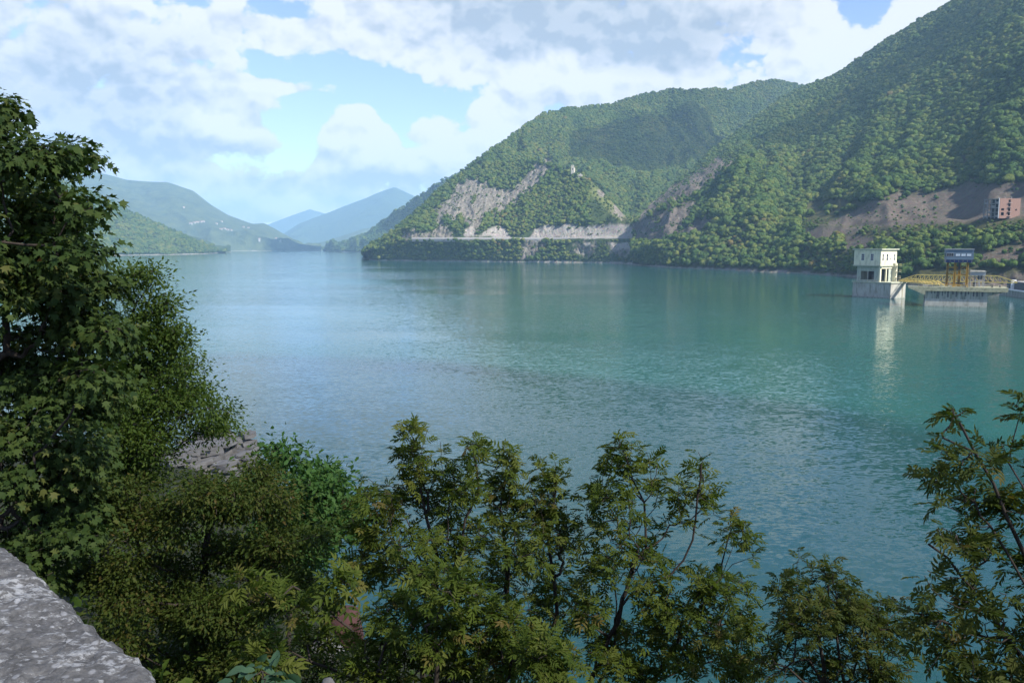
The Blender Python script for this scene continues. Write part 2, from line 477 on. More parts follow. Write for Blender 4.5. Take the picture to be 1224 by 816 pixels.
def hill(name, px0, px1, step, lines, rows, mat, amp=0.0, rib=0.0, scale=200., rocks=(), pale=(), brown=(), grass=(), seed=0.0, jag=0.0, back=(400, -250), damp=None):
    cols = np.arange(px0, px1 + step, step, dtype=float)
    ctl = [line(cols, l) for l in lines]
    first = ctl[0].copy(); first[:, 2] -= 6; d = first[:, :2] / np.linalg.norm(first[:, :2], axis=1)[:, None]; first[:, :2] -= d * 12
    last = ctl[-1].copy(); dl = last[:, :2] / np.linalg.norm(last[:, :2], axis=1)[:, None]
    last[:, :2] += dl * back[0]; last[:, 2] = np.maximum(last[:, 2] + back[1], -6)
    allc = [first] + ctl + [last]
    cnt = [2] + list(rows) + [10]
    P = []; vpar = []
    for k, n in enumerate(cnt):
        for j in range(n):
            t = j / n
            P.append(allc[k] * (1 - t) + allc[k + 1] * t); vpar.append(k - 1 + t)
    P.append(allc[-1]); vpar.append(len(allc) - 2.0)
    P = np.array(P); v = np.array(vpar)                           # rows x cols x 3
    nr, nc = P.shape[:2]
    top = len(lines) - 1.0
    rel = np.clip(v / top, 0, 1)[:, None] * np.ones((1, nc))
    onback = (v > top)[:, None] * np.ones((1, nc), bool)
    w = smooth(0.0, 0.25, rel) * (1 - 0.93 * smooth(0.6, 1.0, rel)) * (v > 0)[:, None]
    px, py = project(P.reshape(-1, 3)); px = px.reshape(nr, nc); py = py.reshape(nr, nc)
    if damp is not None: w = w * damp(px, py)
    run = np.concatenate([[0], np.cumsum(np.linalg.norm(np.diff(ctl[-1][:, :2], axis=0), axis=1))])
    s = run[None, :] * np.ones((nr, 1))
    sk = s + 0.35 * scale * fbm(P[..., 0] / scale, P[..., 1] / scale, seed, 3)
    ribs = (1 - np.abs(vnoise(sk / scale + 9.1 * seed, rel * 1.1 + seed))) * 0.7 + 0.3 * (1 - np.abs(vnoise(sk / scale * 2.7 + seed, rel * 2.3 + 3 * seed)))
    P[..., 2] += w * (rib * (ribs - 0.6) + amp * fbm(P[..., 0] / scale / 1.3, P[..., 1] / scale / 1.3, seed + 3.3, 5))
    px, py = project(P.reshape(-1, 3)); px = px.reshape(nr, nc); py = py.reshape(nr, nc)
    nz = fbm(px / 9.0, py / 7.0, seed + 1.7, 3) + 0.6 * fbm(px / 3.2, py / 3.2, seed + 8.7, 3)

    def mask(polys, soft=2.0, wob=4.0):
        r = np.zeros((nr, nc))
        for pl in polys: r = np.maximum(r, smooth(-soft, soft, poly_sd(px, py, pl) + wob * nz - 1.0))
        return r
    rk, pl_, bw, gr = mask(rocks), mask(pale, 1.5, 2.0), mask(brown, 2.0, 1.8), mask(grass, 4.0, 3.0)
    rk = np.maximum(np.maximum(rk, pl_), bw)
    shore = 1 - smooth(1.2, 3.0, P[..., 2] - 1.6 * nz)
    if jag:                                                      # gullies and ledges in bare rock
        g1 = 0.6 * np.abs(vnoise(px / 6.0 + 0.25 * py / 6.0, py / 16.0, seed)) + 0.55 * np.abs(vnoise(px / 2.2 + 0.2 * py, py / 6.0, seed + 4)) + 0.25 * vnoise(px / 1.3, py / 2.2, seed + 7)
        rj = np.clip(rk - 0.9 * bw - 0.85 * pl_, 0, 1)
        P[..., 2] += rj * w * jag * (g1 - 0.6)
        d3 = P[..., :2] / np.linalg.norm(P[..., :2], axis=2)[..., None]
        P[..., :2] += d3 * (rj * (jag * 0.9 * (0.6 - g1)))[..., None] * (rel > 0.02)[..., None]
    rk = np.maximum(rk, shore); pl_ = np.maximum(pl_, 0.7 * shore)
    idx = np.arange(nr * nc).reshape(nr, nc)
    q = np.stack([idx[:-1, :-1], idx[:-1, 1:], idx[1:, 1:], idx[1:, :-1]], -1).reshape(-1, 4)
    me = tri_mesh(name, P.reshape(-1, 3), q, [mat], {'rock': rk.ravel(), 'pale': pl_.ravel(), 'brown': bw.ravel(), 'grass': gr.ravel()}, True)
    o = link(name, me); o['kind'] = 'structure'
    qb = q[(~onback.ravel())[q[:, 2]]]
    HILLS.setdefault(name, []).append(dict(o=o, V=P.reshape(-1, 3), q=q, front=qb, rock=rk.ravel(), px=px.ravel(), py=py.ravel(),
                                           bvh=BVHTree.FromPolygons([tuple(p) for p in P.reshape(-1, 3)], [tuple(t) for t in q])))
    return HILLS[name][-1]


def hit(h, px, py):
    d = ray(px, py)
    r = h['bvh'].ray_cast(Vector(CAM), Vector(d))
    return np.array(r[0]) if r[0] is not None else None


# central mountain behind the spur
h_main = hill('mountain', 462, 1060, 2.0,
              [[(440, 303, 1760), (600, 298, 1780), (760, 285, 1760), (820, 280, 1900), (1060, 260, 2300)],
               [(440, 296, 1790), (500, 262, 1900), (560, 222, 2000), (600, 200, 1990), (660, 186, 2250), (700, 182, 2400), (760, 196, 2500), (850, 165, 2700), (1060, 150, 2900)],
               [(440, 303, 1780), (455, 292, 1840), (470, 276, 1900), (500, 251, 1980), (540, 213, 2060), (580, 183, 2120), (620, 156, 2300), (650, 136, 2480), (690, 129, 2700),
                (730, 125, 2800), (770, 113, 2900), (800, 108, 2950), (830, 109, 2850), (870, 107, 2950), (900, 99, 3050), (925, 95, 3100), (950, 100, 3100), (990, 109, 3100), (1060, 122, 3100)]],
              [40, 46], M['hill'], amp=22, rib=95, scale=240, seed=1.0,
              rocks=[[(640, 200), (656, 190), (668, 200), (650, 225), (620, 240), (600, 236)]], back=(500, -300))

# front spur with the slides, the road bench and the pale cuttings
SPUR_ROCK = [[(640, 196), (652, 194), (661, 203), (648, 218), (630, 231), (616, 236), (606, 246), (590, 252), (578, 262), (574, 272), (566, 284), (556, 283), (558, 268), (548, 258), (543, 266), (534, 262),
              (524, 262), (518, 255), (530, 240), (548, 218), (562, 212), (580, 215), (590, 222), (612, 226), (626, 212)],
             [(516, 250), (524, 246), (530, 262), (540, 276), (534, 282), (524, 272)], [(594, 236), (626, 222), (622, 240), (600, 254), (588, 262)],
             [(478, 274), (500, 276), (520, 272), (540, 276), (548, 286), (480, 286)], [(620, 290), (650, 289), (640, 305), (622, 312)], [(648, 290), (655, 290), (640, 303), (634, 305)],
             [(688, 289), (716, 288), (712, 303), (696, 307), (684, 300)], [(722, 288), (764, 288), (760, 301), (742, 306), (728, 303)], [(725, 225), (745, 240), (752, 268), (735, 262)], [(710, 222), (726, 232), (718, 240)], [(680, 199), (699, 200), (703, 212), (684, 213)]]
SPUR_GRASS = [[(688, 213), (705, 214), (732, 236), (764, 268), (744, 267), (726, 256), (714, 240), (700, 226)]]
SPUR_PALE = [[(572, 284), (582, 272), (598, 269), (606, 276), (612, 285)], [(632, 286), (638, 272), (650, 268), (664, 270), (676, 267), (690, 268), (702, 270), (722, 267), (750, 266), (764, 274), (766, 286)],
             [(552, 282), (556, 272), (566, 270), (566, 283)], [(724, 288), (764, 288), (758, 297), (732, 299)], [(690, 289), (712, 289), (704, 297)]]
h_spur = hill('mountain_spur', 434, 792, 1.0,
              [[(432, 305, None), (436, 307.5, None), (442, 310, None), (452, 311.4, None), (500, 312, None), (600, 313, None), (700, 314, None), (745, 315, None), (765, 316.5, None), (792, 317, None)],
               [(434, 303, 1830), (442, 299, 1815), (470, 292, 1740), (492, 286.5, 1700), (550, 286, 1640), (650, 286.5, 1580), (755, 287, 1480), (792, 290, 1480)],
               [(434, 302, 1845), (442, 298, 1830), (470, 290, 1752), (492, 284.5, 1712), (550, 284, 1652), (650, 284.5, 1592), (755, 285, 1492), (792, 289, 1490)],
               [(434, 301, 1855), (442, 296, 1845), (470, 284, 1770), (492, 275, 1730), (550, 274, 1672), (600, 272, 1650), (640, 269, 1612), (700, 267, 1570), (755, 266, 1515), (770, 278, 1500), (792, 288, 1495)],
               [(434, 300.5, 1870), (442, 294, 1860), (456, 287, 1830), (470, 277, 1850), (500, 254, 1900), (540, 217, 1980), (580, 196, 2000), (620, 192, 1950), (648, 193, 1850), (680, 206, 1740), (690, 207, 1720),
                (705, 214, 1700), (725, 234, 1660), (745, 256, 1610), (758, 269, 1570), (770, 281, 1540), (792, 288, 1500)]],
              [22, 3, 12, 80], M['hill'], amp=12, rib=40, scale=110, rocks=SPUR_ROCK, pale=SPUR_PALE, grass=SPUR_GRASS, seed=2.0, jag=9, back=(160, -90),
              damp=lambda px, py: 0.15 + 0.85 * smooth(283, 270, py))

# right-hand mountain
def _d2(px, py):
    return 0.12 + 0.88 * smooth(262, 225, py) + 0.5 * smooth(300, 275, py) * smooth(960, 900, px)


RIGHT_BROWN = [[(975, 270), (1010, 257), (1040, 242), (1075, 228), (1095, 231), (1120, 226), (1150, 221), (1230, 216), (1230, 262), (1180, 264), (1130, 268), (1060, 272)],
               [(962, 274), (990, 270), (1040, 269), (1020, 280), (1000, 286), (975, 290)], [(1170, 300), (1230, 290), (1230, 310), (1200, 318), (1160, 312)], [(1010, 280), (1060, 283), (1040, 295), (1010, 300)]]
RIGHT_ROCK = [[(880, 184), (874, 199), (852, 216), (834, 230), (808, 240), (788, 248), (764, 266), (752, 262), (774, 241), (798, 225), (820, 209), (844, 197), (860, 187)],
              [(756, 266), (776, 257), (800, 246), (834, 240), (824, 258), (806, 276), (790, 288), (760, 288)], [(808, 280), (830, 262), (856, 254), (854, 272), (826, 286)],
              [(1075, 335), (1230, 328), (1240, 348), (1090, 348)]]
h_right = hill('mountain_right', 756, 1700, 2.0,
               [[(750, 316, None), (765, 317.2, None), (800, 320, None), (850, 322, None), (900, 324.5, None), (960, 327, None), (1010, 330, None), (1060, 336, None), (1100, 342, None), (1160, 345, None),
                 (1200, 348, None), (1260, 352, None), (1400, 362, None), (1700, 380, None)],
                [(750, 304, 1330), (800, 300, 1190), (850, 296, 1120), (900, 292, 1070), (960, 290, 960), (1010, 300, 850), (1060, 316, 720), (1100, 329, 625), (1160, 331, 592), (1200, 332, 570), (1260, 330, 540), (1400, 320, 500), (1700, 320, 420)],
                [(750, 288, 1440), (800, 286, 1260), (850, 283, 1180), (900, 277, 1120), (960, 270, 1020), (1010, 268, 930), (1060, 267, 840), (1130, 262, 760), (1180, 259, 712), (1222, 258, 690), (1300, 250, 640), (1400, 245, 590), (1700, 240, 500)],
                [(750, 287, 1452), (800, 285, 1280), (850, 281, 1200), (900, 275, 1140), (960, 268, 1045), (1010, 266, 955), (1060, 265, 865), (1130, 259, 790), (1180, 256.5, 748), (1222, 255, 735), (1300, 248, 665), (1400, 243, 610), (1700, 238, 520)],
                [(750, 284, 1460), (800, 262, 1400), (850, 250, 1350), (900, 245, 1260), (960, 250, 1120), (1010, 250, 1020), (1060, 234, 940), (1130, 226, 880), (1180, 226, 830), (1222, 222, 820), (1300, 205, 760), (1400, 190, 700), (1700, 180, 600)],
                [(750, 278, 1480), (800, 240, 1560), (850, 212, 1620), (900, 195, 1650), (960, 180, 1560), (1060, 150, 1400), (1140, 120, 1250), (1224, 82, 1150), (1400, 20, 1000), (1700, 0, 900)],
                [(750, 272, 1500), (758, 266, 1520), (775, 247, 1600), (800, 226, 1720), (850, 184, 1980), (900, 145, 2230), (930, 121, 2330), (955, 107, 2400), (1000, 90, 2330), (1030, 70, 2250), (1060, 50, 2180), (1100, 25, 2100),
                 (1140, 1, 2000), (1224, -48, 1850), (1400, -110, 1600), (1700, -90, 1500)]],
               [16, 12, 3, 14, 26, 34], M['hill_right'], amp=22, rib=85, scale=230, rocks=RIGHT_ROCK, brown=RIGHT_BROWN, seed=4.0, jag=8, damp=_d2, back=(400, -200))

# hills across the lake on the left, and the far ranges
h_left = hill('hill', -420, 268, 3.0,
              [[(-420, 312, None), (-200, 309, None), (0, 306.5, None), (120, 305.6, None), (200, 304.6, None), (240, 303.6, None), (262, 302.6, None), (270, 302, None)],
               [(-420, 170, 2700), (-200, 175, 2900), (0, 195, 3100), (60, 212, 3200), (100, 229, 3300), (130, 242, 3350), (165, 257, 3400), (200, 274, 3500), (235, 290, 3600), (258, 301, 3750), (270, 302, 3800)]],
              [44], M['hill_far'], amp=20, rib=70, scale=260, seed=6.0, back=(500, -150))
hill('hill', 150, 276, 3.0,
     [[(150, 302.6, None), (230, 302.2, None), (276, 301.6, None)], [(150, 250, 4600), (185, 264, 4600), (215, 277, 4600), (240, 288, 4600), (262, 298, 4500), (276, 301.4, 4400)]],
     [24], M['hill_far'], amp=20, rib=70, scale=300, seed=7.0, back=(500, -100))
h_vill = hill('mountain_left', -300, 384, 3.0,
              [[(-300, 300.6, None), (200, 300.4, None), (384, 299.6, None)],
               [(-300, 215, 6200), (100, 236, 6300), (150, 246, 6300), (200, 262, 6200), (250, 276, 6000), (300, 287, 5900), (340, 294, 5900), (384, 298.9, 6000)],
               [(-300, 170, 7400), (0, 190, 7400), (100, 203, 7400), (125, 208, 7400), (152, 215, 7400), (200, 218, 7300), (232, 229, 7200), (252, 245, 7100), (272, 257, 7000), (302, 268, 6900), (316, 267, 6900), (340, 280, 6800), (368, 296, 6800), (384, 299, 6700)]],
              [22, 34], M['hill_pasture'], amp=30, rib=110, scale=500, seed=8.0, back=(900, -200))
hill('mountain_far', 250, 640, 4.0,
     [[(250, 299, 9500), (640, 299, 9500)], [(250, 292, 11500), (300, 292, 11500), (330, 284, 11500), (356, 268, 11500), (400, 251, 11500), (440, 236, 11500), (456, 229, 11500), (472, 223.5, 11500), (486, 230, 11500), (502, 237, 11500), (530, 246, 11500), (640, 262, 11500)]],
     [40], M['hill_far'], amp=60, rib=260, scale=900, seed=9.0, back=(1200, -300))
hill('mountain_far', 230, 460, 4.0,
     [[(230, 299, 14500), (460, 299, 14500)], [(230, 296, 15500), (290, 280, 15500), (318, 269, 15500), (345, 259, 15500), (370, 250, 15500), (395, 257, 15500), (460, 270, 15500)]],
     [24], M['hill_far'], amp=60, rib=200, scale=900, seed=10.0, back=(1200, -300))
hill('mountain_foothill', 350, 560, 3.0,
     [[(350, 299.2, 7400), (560, 299, 7400)], [(350, 299, 7900), (372, 294, 7900), (400, 285, 8000), (430, 275, 8100), (470, 266, 8200), (500, 262, 8200), (560, 255, 8200)]],
     [22], M['hill_pasture'], amp=25, rib=90, scale=500, seed=11.0, back=(600, -150))
h_dark = hill('mountain_shoulder', 386, 620, 2.0,
              [[(386, 300, None), (400, 301, None), (440, 302, None), (620, 303, None)], [(386, 299.4, 5400), (404, 291, 5000), (432, 282, 4700), (440, 279, 4600), (470, 256, 4300), (500, 236, 4100), (530, 215, 4000), (620, 170, 4000)]],
              [40], M['hill_far'], amp=25, rib=100, scale=300, seed=12.0, back=(500, -200))


# ------------------------------------------------------------------ ground, water
def slope_s(px):        # distance at which the near slope meets the water, by direction
    return np.interp(px, [-1400, -300, 0, 200, 285, 310, 345, 400, 700, 1224, 2600], [150, 140, 132, 120, 108, 96, 80, 62, 51, 46, 46])


def near_ground(x, y):
    x = np.asarray(x, float); y = np.asarray(y, float)
    Dh = np.hypot(x, y) + 1e-6
    a = np.arctan2(x, np.maximum(y, 1e-3))
    px = 612 + F * np.tan(np.clip(a, -1.15, 1.15))
    S = slope_s(px) / np.cos(np.clip(a, -1.15, 1.15)) * 0.98
    t = np.clip((Dh - 2.0) / (S - 2.0), 0, 1.3)
    base = np.where(t < 1, 28.3 * (1 - np.minimum(t, 1)) ** 1.25 - 0.2, -0.2 - (t - 1) * 20)
    z = base - 1.6 * smooth(1.6, 3.5, Dh) * (1 - t)
    z = np.where(y < 0.9, 28.35, z) * 1.0
    return z + 0.5 * np.clip(t * 4, 0, 1) * fbm(x / 5.0, y / 5.0, 0.3, 4)


def build_ground():
    ang = np.linspace(R(-75), R(75), 220)
    rad = np.concatenate([np.linspace(1.0, 8, 14), np.geomspace(8.6, 190, 90)])
    A, Rr = np.meshgrid(ang, rad)
    x = Rr * np.sin(A); y = Rr * np.cos(A)
    z = near_ground(x, np.maximum(y, 1.0))
    P = np.stack([x, y, z], -1)
    nr, nc = x.shape
    idx = np.arange(nr * nc).reshape(nr, nc)
    q = np.stack([idx[:-1, :-1], idx[:-1, 1:], idx[1:, 1:], idx[1:, :-1]], -1).reshape(-1, 4)[:, ::-1]
    m, nt, b = new_mat('slope_soil')
    b.inputs['Roughness'].default_value = 0.95
    n = noise(nt, 0.8, 8, 0.7, 'World')
    r = ramp(nt, [(0.3, (0.015, 0.014, 0.008)), (0.5, (0.026, 0.032, 0.012)), (0.7, (0.045, 0.042, 0.02))])
    nt.links.new(n.outputs['Fac'], r.inputs[0]); nt.links.new(r.outputs[0], b.inputs['Base Color'])
    bump(nt, b, n.outputs['Fac'], 1.0, 0.15)
    o = link('slope', tri_mesh('slope', P.reshape(-1, 3), q, [m], None, True)); o['kind'] = 'structure'
    # lake bed / country under everything, out to the horizon
    MB().box(-9000, 9000, -1500, 17500, -9.0, -8.0).build('ground', m)['kind'] = 'structure'
    # road the camera stands on, behind the parapet
    ra = mat_plain('asphalt', (0.05, 0.05, 0.052), 0.9, 0.25, 4)
    MB().box(-14, 14, -9, 0.75, 27.9, 28.4).build('road', ra)['kind'] = 'structure'
    MB().prism([(-160, -8), (160, -8), (120, 27.9), (-120, 27.9)], -60, 0.7).build('road_embankment', m)['kind'] = 'structure'


build_ground()


def build_water():
    m, nt, b = new_mat('lake_water')
    L = nt.links.new
    geo = nt.nodes.new('ShaderNodeNewGeometry')

    def wv(scale, stretch, detail, rot=0.0):
        mp = nt.nodes.new('ShaderNodeMapping'); mp.inputs['Scale'].default_value = stretch; mp.inputs['Rotation'].default_value = (0, 0, rot)
        L(geo.outputs['Position'], mp.inputs[0])
        n = nt.nodes.new('ShaderNodeTexNoise'); n.inputs['Scale'].default_value = scale; n.inputs['Detail'].default_value = detail; n.inputs['Roughness'].default_value = 0.5
        L(mp.outputs[0], n.inputs['Vector'])
        s = nt.nodes.new('ShaderNodeVectorMath'); s.operation = 'SUBTRACT'; L(n.outputs['Color'], s.inputs[0]); s.inputs[1].default_value = (0.5, 0.5, 0.5)
        return s.outputs[0]

    def vm(op, a, bb):
        n = nt.nodes.new('ShaderNodeVectorMath'); n.operation = op
        L(a, n.inputs[0])
        if isinstance(bb, tuple): n.inputs[1].default_value = bb
        else: L(bb, n.inputs[1])
        return n.outputs[0]
    # wave slopes: short chop plus a longer swell
    s1 = vm('MULTIPLY', wv(2.3, (0.5, 1.0, 1), 4, R(14)), (0.32, 0.40, 0))
    s2 = vm('MULTIPLY', wv(0.5, (0.45, 1.0, 1), 2, R(-8)), (0.09, 0.12, 0))
    tot = vm('ADD', s1, s2)
    # wind: rough and calm stretches
    wn = noise(nt, 0.008, 4, 0.55, 'World', (0.3, 1, 1))
    mr = nt.nodes.new('ShaderNodeMapRange'); mr.interpolation_type = 'SMOOTHSTEP'
    L(wn.outputs['Fac'], mr.inputs[0]); mr.inputs[1].default_value = 0.35; mr.inputs[2].default_value = 0.62; mr.inputs[3].default_value = 0.3; mr.inputs[4].default_value = 1.1
    sc = nt.nodes.new('ShaderNodeVectorMath'); sc.operation = 'SCALE'; L(tot, sc.inputs[0]); L(mr.outputs[0], sc.inputs['Scale'])
    ad = vm('ADD', sc.outputs[0], (0, 0, 1))
    nn = nt.nodes.new('ShaderNodeVectorMath'); nn.operation = 'NORMALIZE'; L(ad, nn.inputs[0])
    L(nn.outputs[0], b.inputs['Normal'])
    cn = noise(nt, 0.004, 3, 0.5, 'World')
    r = ramp(nt, [(0.35, (0.011, 0.062, 0.062)), (0.65, (0.016, 0.092, 0.083))])
    L(cn.outputs['Fac'], r.inputs[0]); L(r.outputs[0], b.inputs['Base Color'])
    b.inputs['Roughness'].default_value = 0.06
    b.inputs['IOR'].default_value = 1.33
    b.inputs['Specular IOR Level'].default_value = 0.5
    V = [(-9000, -1500, 0), (9000, -1500, 0), (9000, 17500, 0), (-9000, 17500, 0)]
    o = link('lake_water', tri_mesh('lake_water', V, [(0, 1, 2, 3)], [m])); o['kind'] = 'structure'


build_water()


# ------------------------------------------------------------------ woods on the hills
def crown_mesh(name, seed, tall):
    rng = np.random.default_rng(seed)
    bm = bmesh.new(); bmesh.ops.create_icosphere(bm, subdivisions=3, radius=1.0)
    V = np.array([v.co[:] for v in bm.verts]); T = np.array([[v.index for v in f.verts] for f in bm.faces]); bm.free()
    C = rng.normal(size=(15, 3)); C[:, 2] = np.abs(C[:, 2]) * 0.9 - 0.25; C /= np.linalg.norm(C, axis=1)[:, None]
    d = np.max(np.clip((V @ C.T - 0.72) / 0.28, 0, 1) ** 0.7, axis=1)
    r = 0.68 + 0.36 * d + 0.10 * fbm(V[:, 0] * 2.2 + seed, V[:, 1] * 2.2, V[:, 2] * 2.2, 3) + rng.normal(size=len(V)) * 0.05
    V = V * r[:, None]
    V[:, 2] = np.where(V[:, 2] < -0.35, -0.35 + (V[:, 2] + 0.35) * 0.4, V[:, 2]) * tall
    # loose leaf sprays over the surface
    n = 260
    sel = rng.integers(0, len(T), n)
    c = V[T[sel]].mean(1) * (1.02 + 0.10 * rng.random((n, 1)))
    a = rng.normal(size=(n, 3)); a /= np.linalg.norm(a, axis=1)[:, None]
    b_ = np.cross(a, rng.normal(size=(n, 3))); b_ /= np.linalg.norm(b_, axis=1)[:, None]
    s = 0.07 + 0.07 * rng.random((n, 1))
    V2 = np.stack([c + a * s, c - a * s * 0.6 + b_ * s, c - a * s * 0.6 - b_ * s], 1).reshape(-1, 3)
    T2 = np.arange(len(V2)).reshape(-1, 3) + len(V)
    # trunk
    k = 6; th = np.arange(k) / k * 2 * math.pi
    V3 = np.concatenate([np.stack([0.09 * np.cos(th), 0.09 * np.sin(th), np.full(k, -0.95)], 1), np.stack([0.05 * np.cos(th), 0.05 * np.sin(th), np.full(k, 0.1)], 1)])
    b0 = len(V) + len(V2)
    T3 = np.array([(b0 + i, b0 + (i + 1) % k, b0 + k + i) for i in range(k)] + [(b0 + (i + 1) % k, b0 + k + (i + 1) % k, b0 + k + i) for i in range(k)])
    allV = np.concatenate([V, V2, V3]); allV[:, 2] += 0.95
    mi = np.concatenate([np.zeros(len(T) + len(T2)), np.ones(len(T3))])
    return tri_mesh(name, allV, np.concatenate([T, T2, T3]), [M['crown'], M['bark']], mat_idx=mi)


CROWNS = [crown_mesh('tree_crown', 11 + i, t) for i, t in enumerate((0.9, 1.1, 0.8, 1.25, 1.0, 0.7))]
KIT = bpy.data.collections.new('crown_kit')
for i, me in enumerate(CROWNS):
    KIT.objects.link(bpy.data.objects.new('tree_kind_%d' % i, me))


def gn_group():
    g = bpy.data.node_groups.new('plant_wood', 'GeometryNodeTree')
    g.interface.new_socket('Geometry', in_out='INPUT', socket_type='NodeSocketGeometry')
    g.interface.new_socket('Geometry', in_out='OUTPUT', socket_type='NodeSocketGeometry')
    N = g.nodes.new; L = g.links.new
    gi, go = N('NodeGroupInput'), N('NodeGroupOutput')
    ip = N('GeometryNodeInstanceOnPoints')
    ci = N('GeometryNodeCollectionInfo'); ci.inputs['Collection'].default_value = KIT
    ci.inputs['Separate Children'].default_value = True; ci.inputs['Reset Children'].default_value = True

    def na(name, typ):
        n = N('GeometryNodeInputNamedAttribute'); n.data_type = typ; n.inputs['Name'].default_value = name; return n.outputs['Attribute']
    e2r = N('FunctionNodeEulerToRotation')
    L(na('rot', 'FLOAT_VECTOR'), e2r.inputs[0])
    L(gi.outputs[0], ip.inputs['Points']); L(ci.outputs[0], ip.inputs['Instance'])
    ip.inputs['Pick Instance'].default_value = True
    L(na('pick', 'INT'), ip.inputs['Instance Index']); L(e2r.outputs[0], ip.inputs['Rotation']); L(na('size', 'FLOAT_VECTOR'), ip.inputs['Scale'])
    L(ip.outputs[0], go.inputs[0])
    return g


GN = gn_group()


def scatter(h, per_m2, rmin, rmax, seed, pxlim=(-60, 1300), extra=None, bushy=1.0):
    rng = np.random.default_rng(seed)
    V, q = h['V'], h['front']
    a, b, c, d = (V[q[:, i]] for i in range(4))
    area = 0.5 * np.linalg.norm(np.cross(b - a, c - a), axis=1) + 0.5 * np.linalg.norm(np.cross(c - a, d - a), axis=1)
    fpx = h['px'][q].mean(1)
    area = np.where((fpx > pxlim[0]) & (fpx < pxlim[1]), area, 0)
    n = int(area.sum() * per_m2)
    f = rng.choice(len(q), n, p=area / area.sum())
    u, w = rng.random((n, 1)), rng.random((n, 1))
    P = (a[f] * (1 - u) + b[f] * u) * (1 - w) + (d[f] * (1 - u) + c[f] * u) * w
    rk = h['rock'][q[f]].mean(1)
    px, py = project(P)
    tiny = (rk > 0.5) & (rng.random(n) < .10)
    bush = (rk > 0.3) & (rng.random(n) < bushy * np.where((px > 610) & (px < 766) & (py > 288), .55, 1.) * np.where((px > 610) & (px < 766) & (py > 288), 1.8, 1.) * np.where(vnoise(px / 7., py / 5., seed + .5) > .15, .34, .03))
    keep = ((rng.random(n) > rk * 1.35) | bush | tiny) & (P[:, 2] > 2.2 + 2.4 * vnoise(px / 9., seed + 2.2))
    r = rmin + (rmax - rmin) * rng.random(n) ** 1.4
    r = r * (1 + .3 * vnoise(P[:, 0] / 45., P[:, 1] / 45., seed + .7)) * np.where(rng.random(n) < .12, 1.3, 1.0)
    r = np.where(bush, r * 0.5, np.where(tiny, r * .22, r))
    if extra is not None:
        k2, r = extra(px, py, P, r, rng); keep &= k2
    return P[keep], r[keep], px[keep], py[keep]


def wood(name, P, r, seed, tone=0.0):
    rng = np.random.default_rng(seed)
    n = len(P)
    me = bpy.data.meshes.new(name)
    me.vertices.add(n); me.vertices.foreach_set('co', (P - np.array([0, 0, 0.25]) * r[:, None]).astype(np.float32).ravel())
    rot = np.stack([rng.normal(size=n) * .06, rng.normal(size=n) * .06, rng.random(n) * 6.283], 1)
    sz = np.stack([r * (.9 + .25 * rng.random(n)), r * (.9 + .25 * rng.random(n)), r * (.85 + .4 * rng.random(n))], 1)
    for an, t, val, key in (('rot', 'FLOAT_VECTOR', rot, 'vector'), ('size', 'FLOAT_VECTOR', sz, 'vector')):
        at_ = me.attributes.new(an, t, 'POINT'); at_.data.foreach_set(key, val.astype(np.float32).ravel())
    tn = tone + .16 * fbm(P[:, 0] / 90., P[:, 1] / 90., seed + .1, 3)
    at_ = me.attributes.new('tone', 'FLOAT', 'POINT'); at_.data.foreach_set('value', tn.astype(np.float32))
    at_ = me.attributes.new('pick', 'INT', 'POINT'); at_.data.foreach_set('value', rng.integers(0, len(CROWNS), n).astype(np.int32))
    o = link(name, me); o['kind'] = 'stuff'
    md = o.modifiers.new('plant', 'NODES'); md.node_group = GN
    return o


def near_wood(px, py, P, r, rng):
    slide = np.maximum(poly_sd(px, py, RIGHT_ROCK[0]), poly_sd(px, py, RIGHT_ROCK[1])) > -3.5
    r = np.where(slide & (r > 2), r * .55, r)
    scrub = (px > 955) & (py > 268)
    flank = scrub & (vnoise(px / 26., py / 9., 3.0) < -0.05)
    r = np.where(scrub, r * 0.8, r)
    r = np.where((px > 955) & (py > 262), r * np.clip(.35 + (py - 270) / 36., .35, 1), r)
    bench = (px > 962) & (py > 240) & (py < 270)
    return ~(bench & (r > 1.6) & (rng.random(len(px)) < .95)) & ~(flank & (rng.random(len(px)) < 0.5)) & ~((py > 322) & (px > 1085)) & ~((px > 1120) & (py > 228) & (py < 266)), r


def spur_wood(px, py, P, r, rng):
    road = (py > 281.5) & (py < 287.5) & (px > 490)
    east = (px > 705) & (py < 268)
    low = (px > 680) & (py > 287)
    r = np.where(east | low, r * 0.5, r)
    return ~road & ~(low & (rng.random(len(px)) < 0.3)) & ~(east & (rng.random(len(px)) < 0.62)), r


Pm, rm, pm, _ = scatter(h_main, 1 / 26., 2.4, 4.8, 1)
wood('forest', Pm, rm, 1, .03)
Ps, rs, _, _ = scatter(h_spur, 1 / 24., 2.2, 4.6, 2, extra=spur_wood)
wood('forest', Ps, rs, 2, .1)
Pr, rr, pxr, pyr = scatter(h_right, 1 / 23., 2.5, 5.2, 3, pxlim=(750, 1300), extra=near_wood, bushy=1.1)
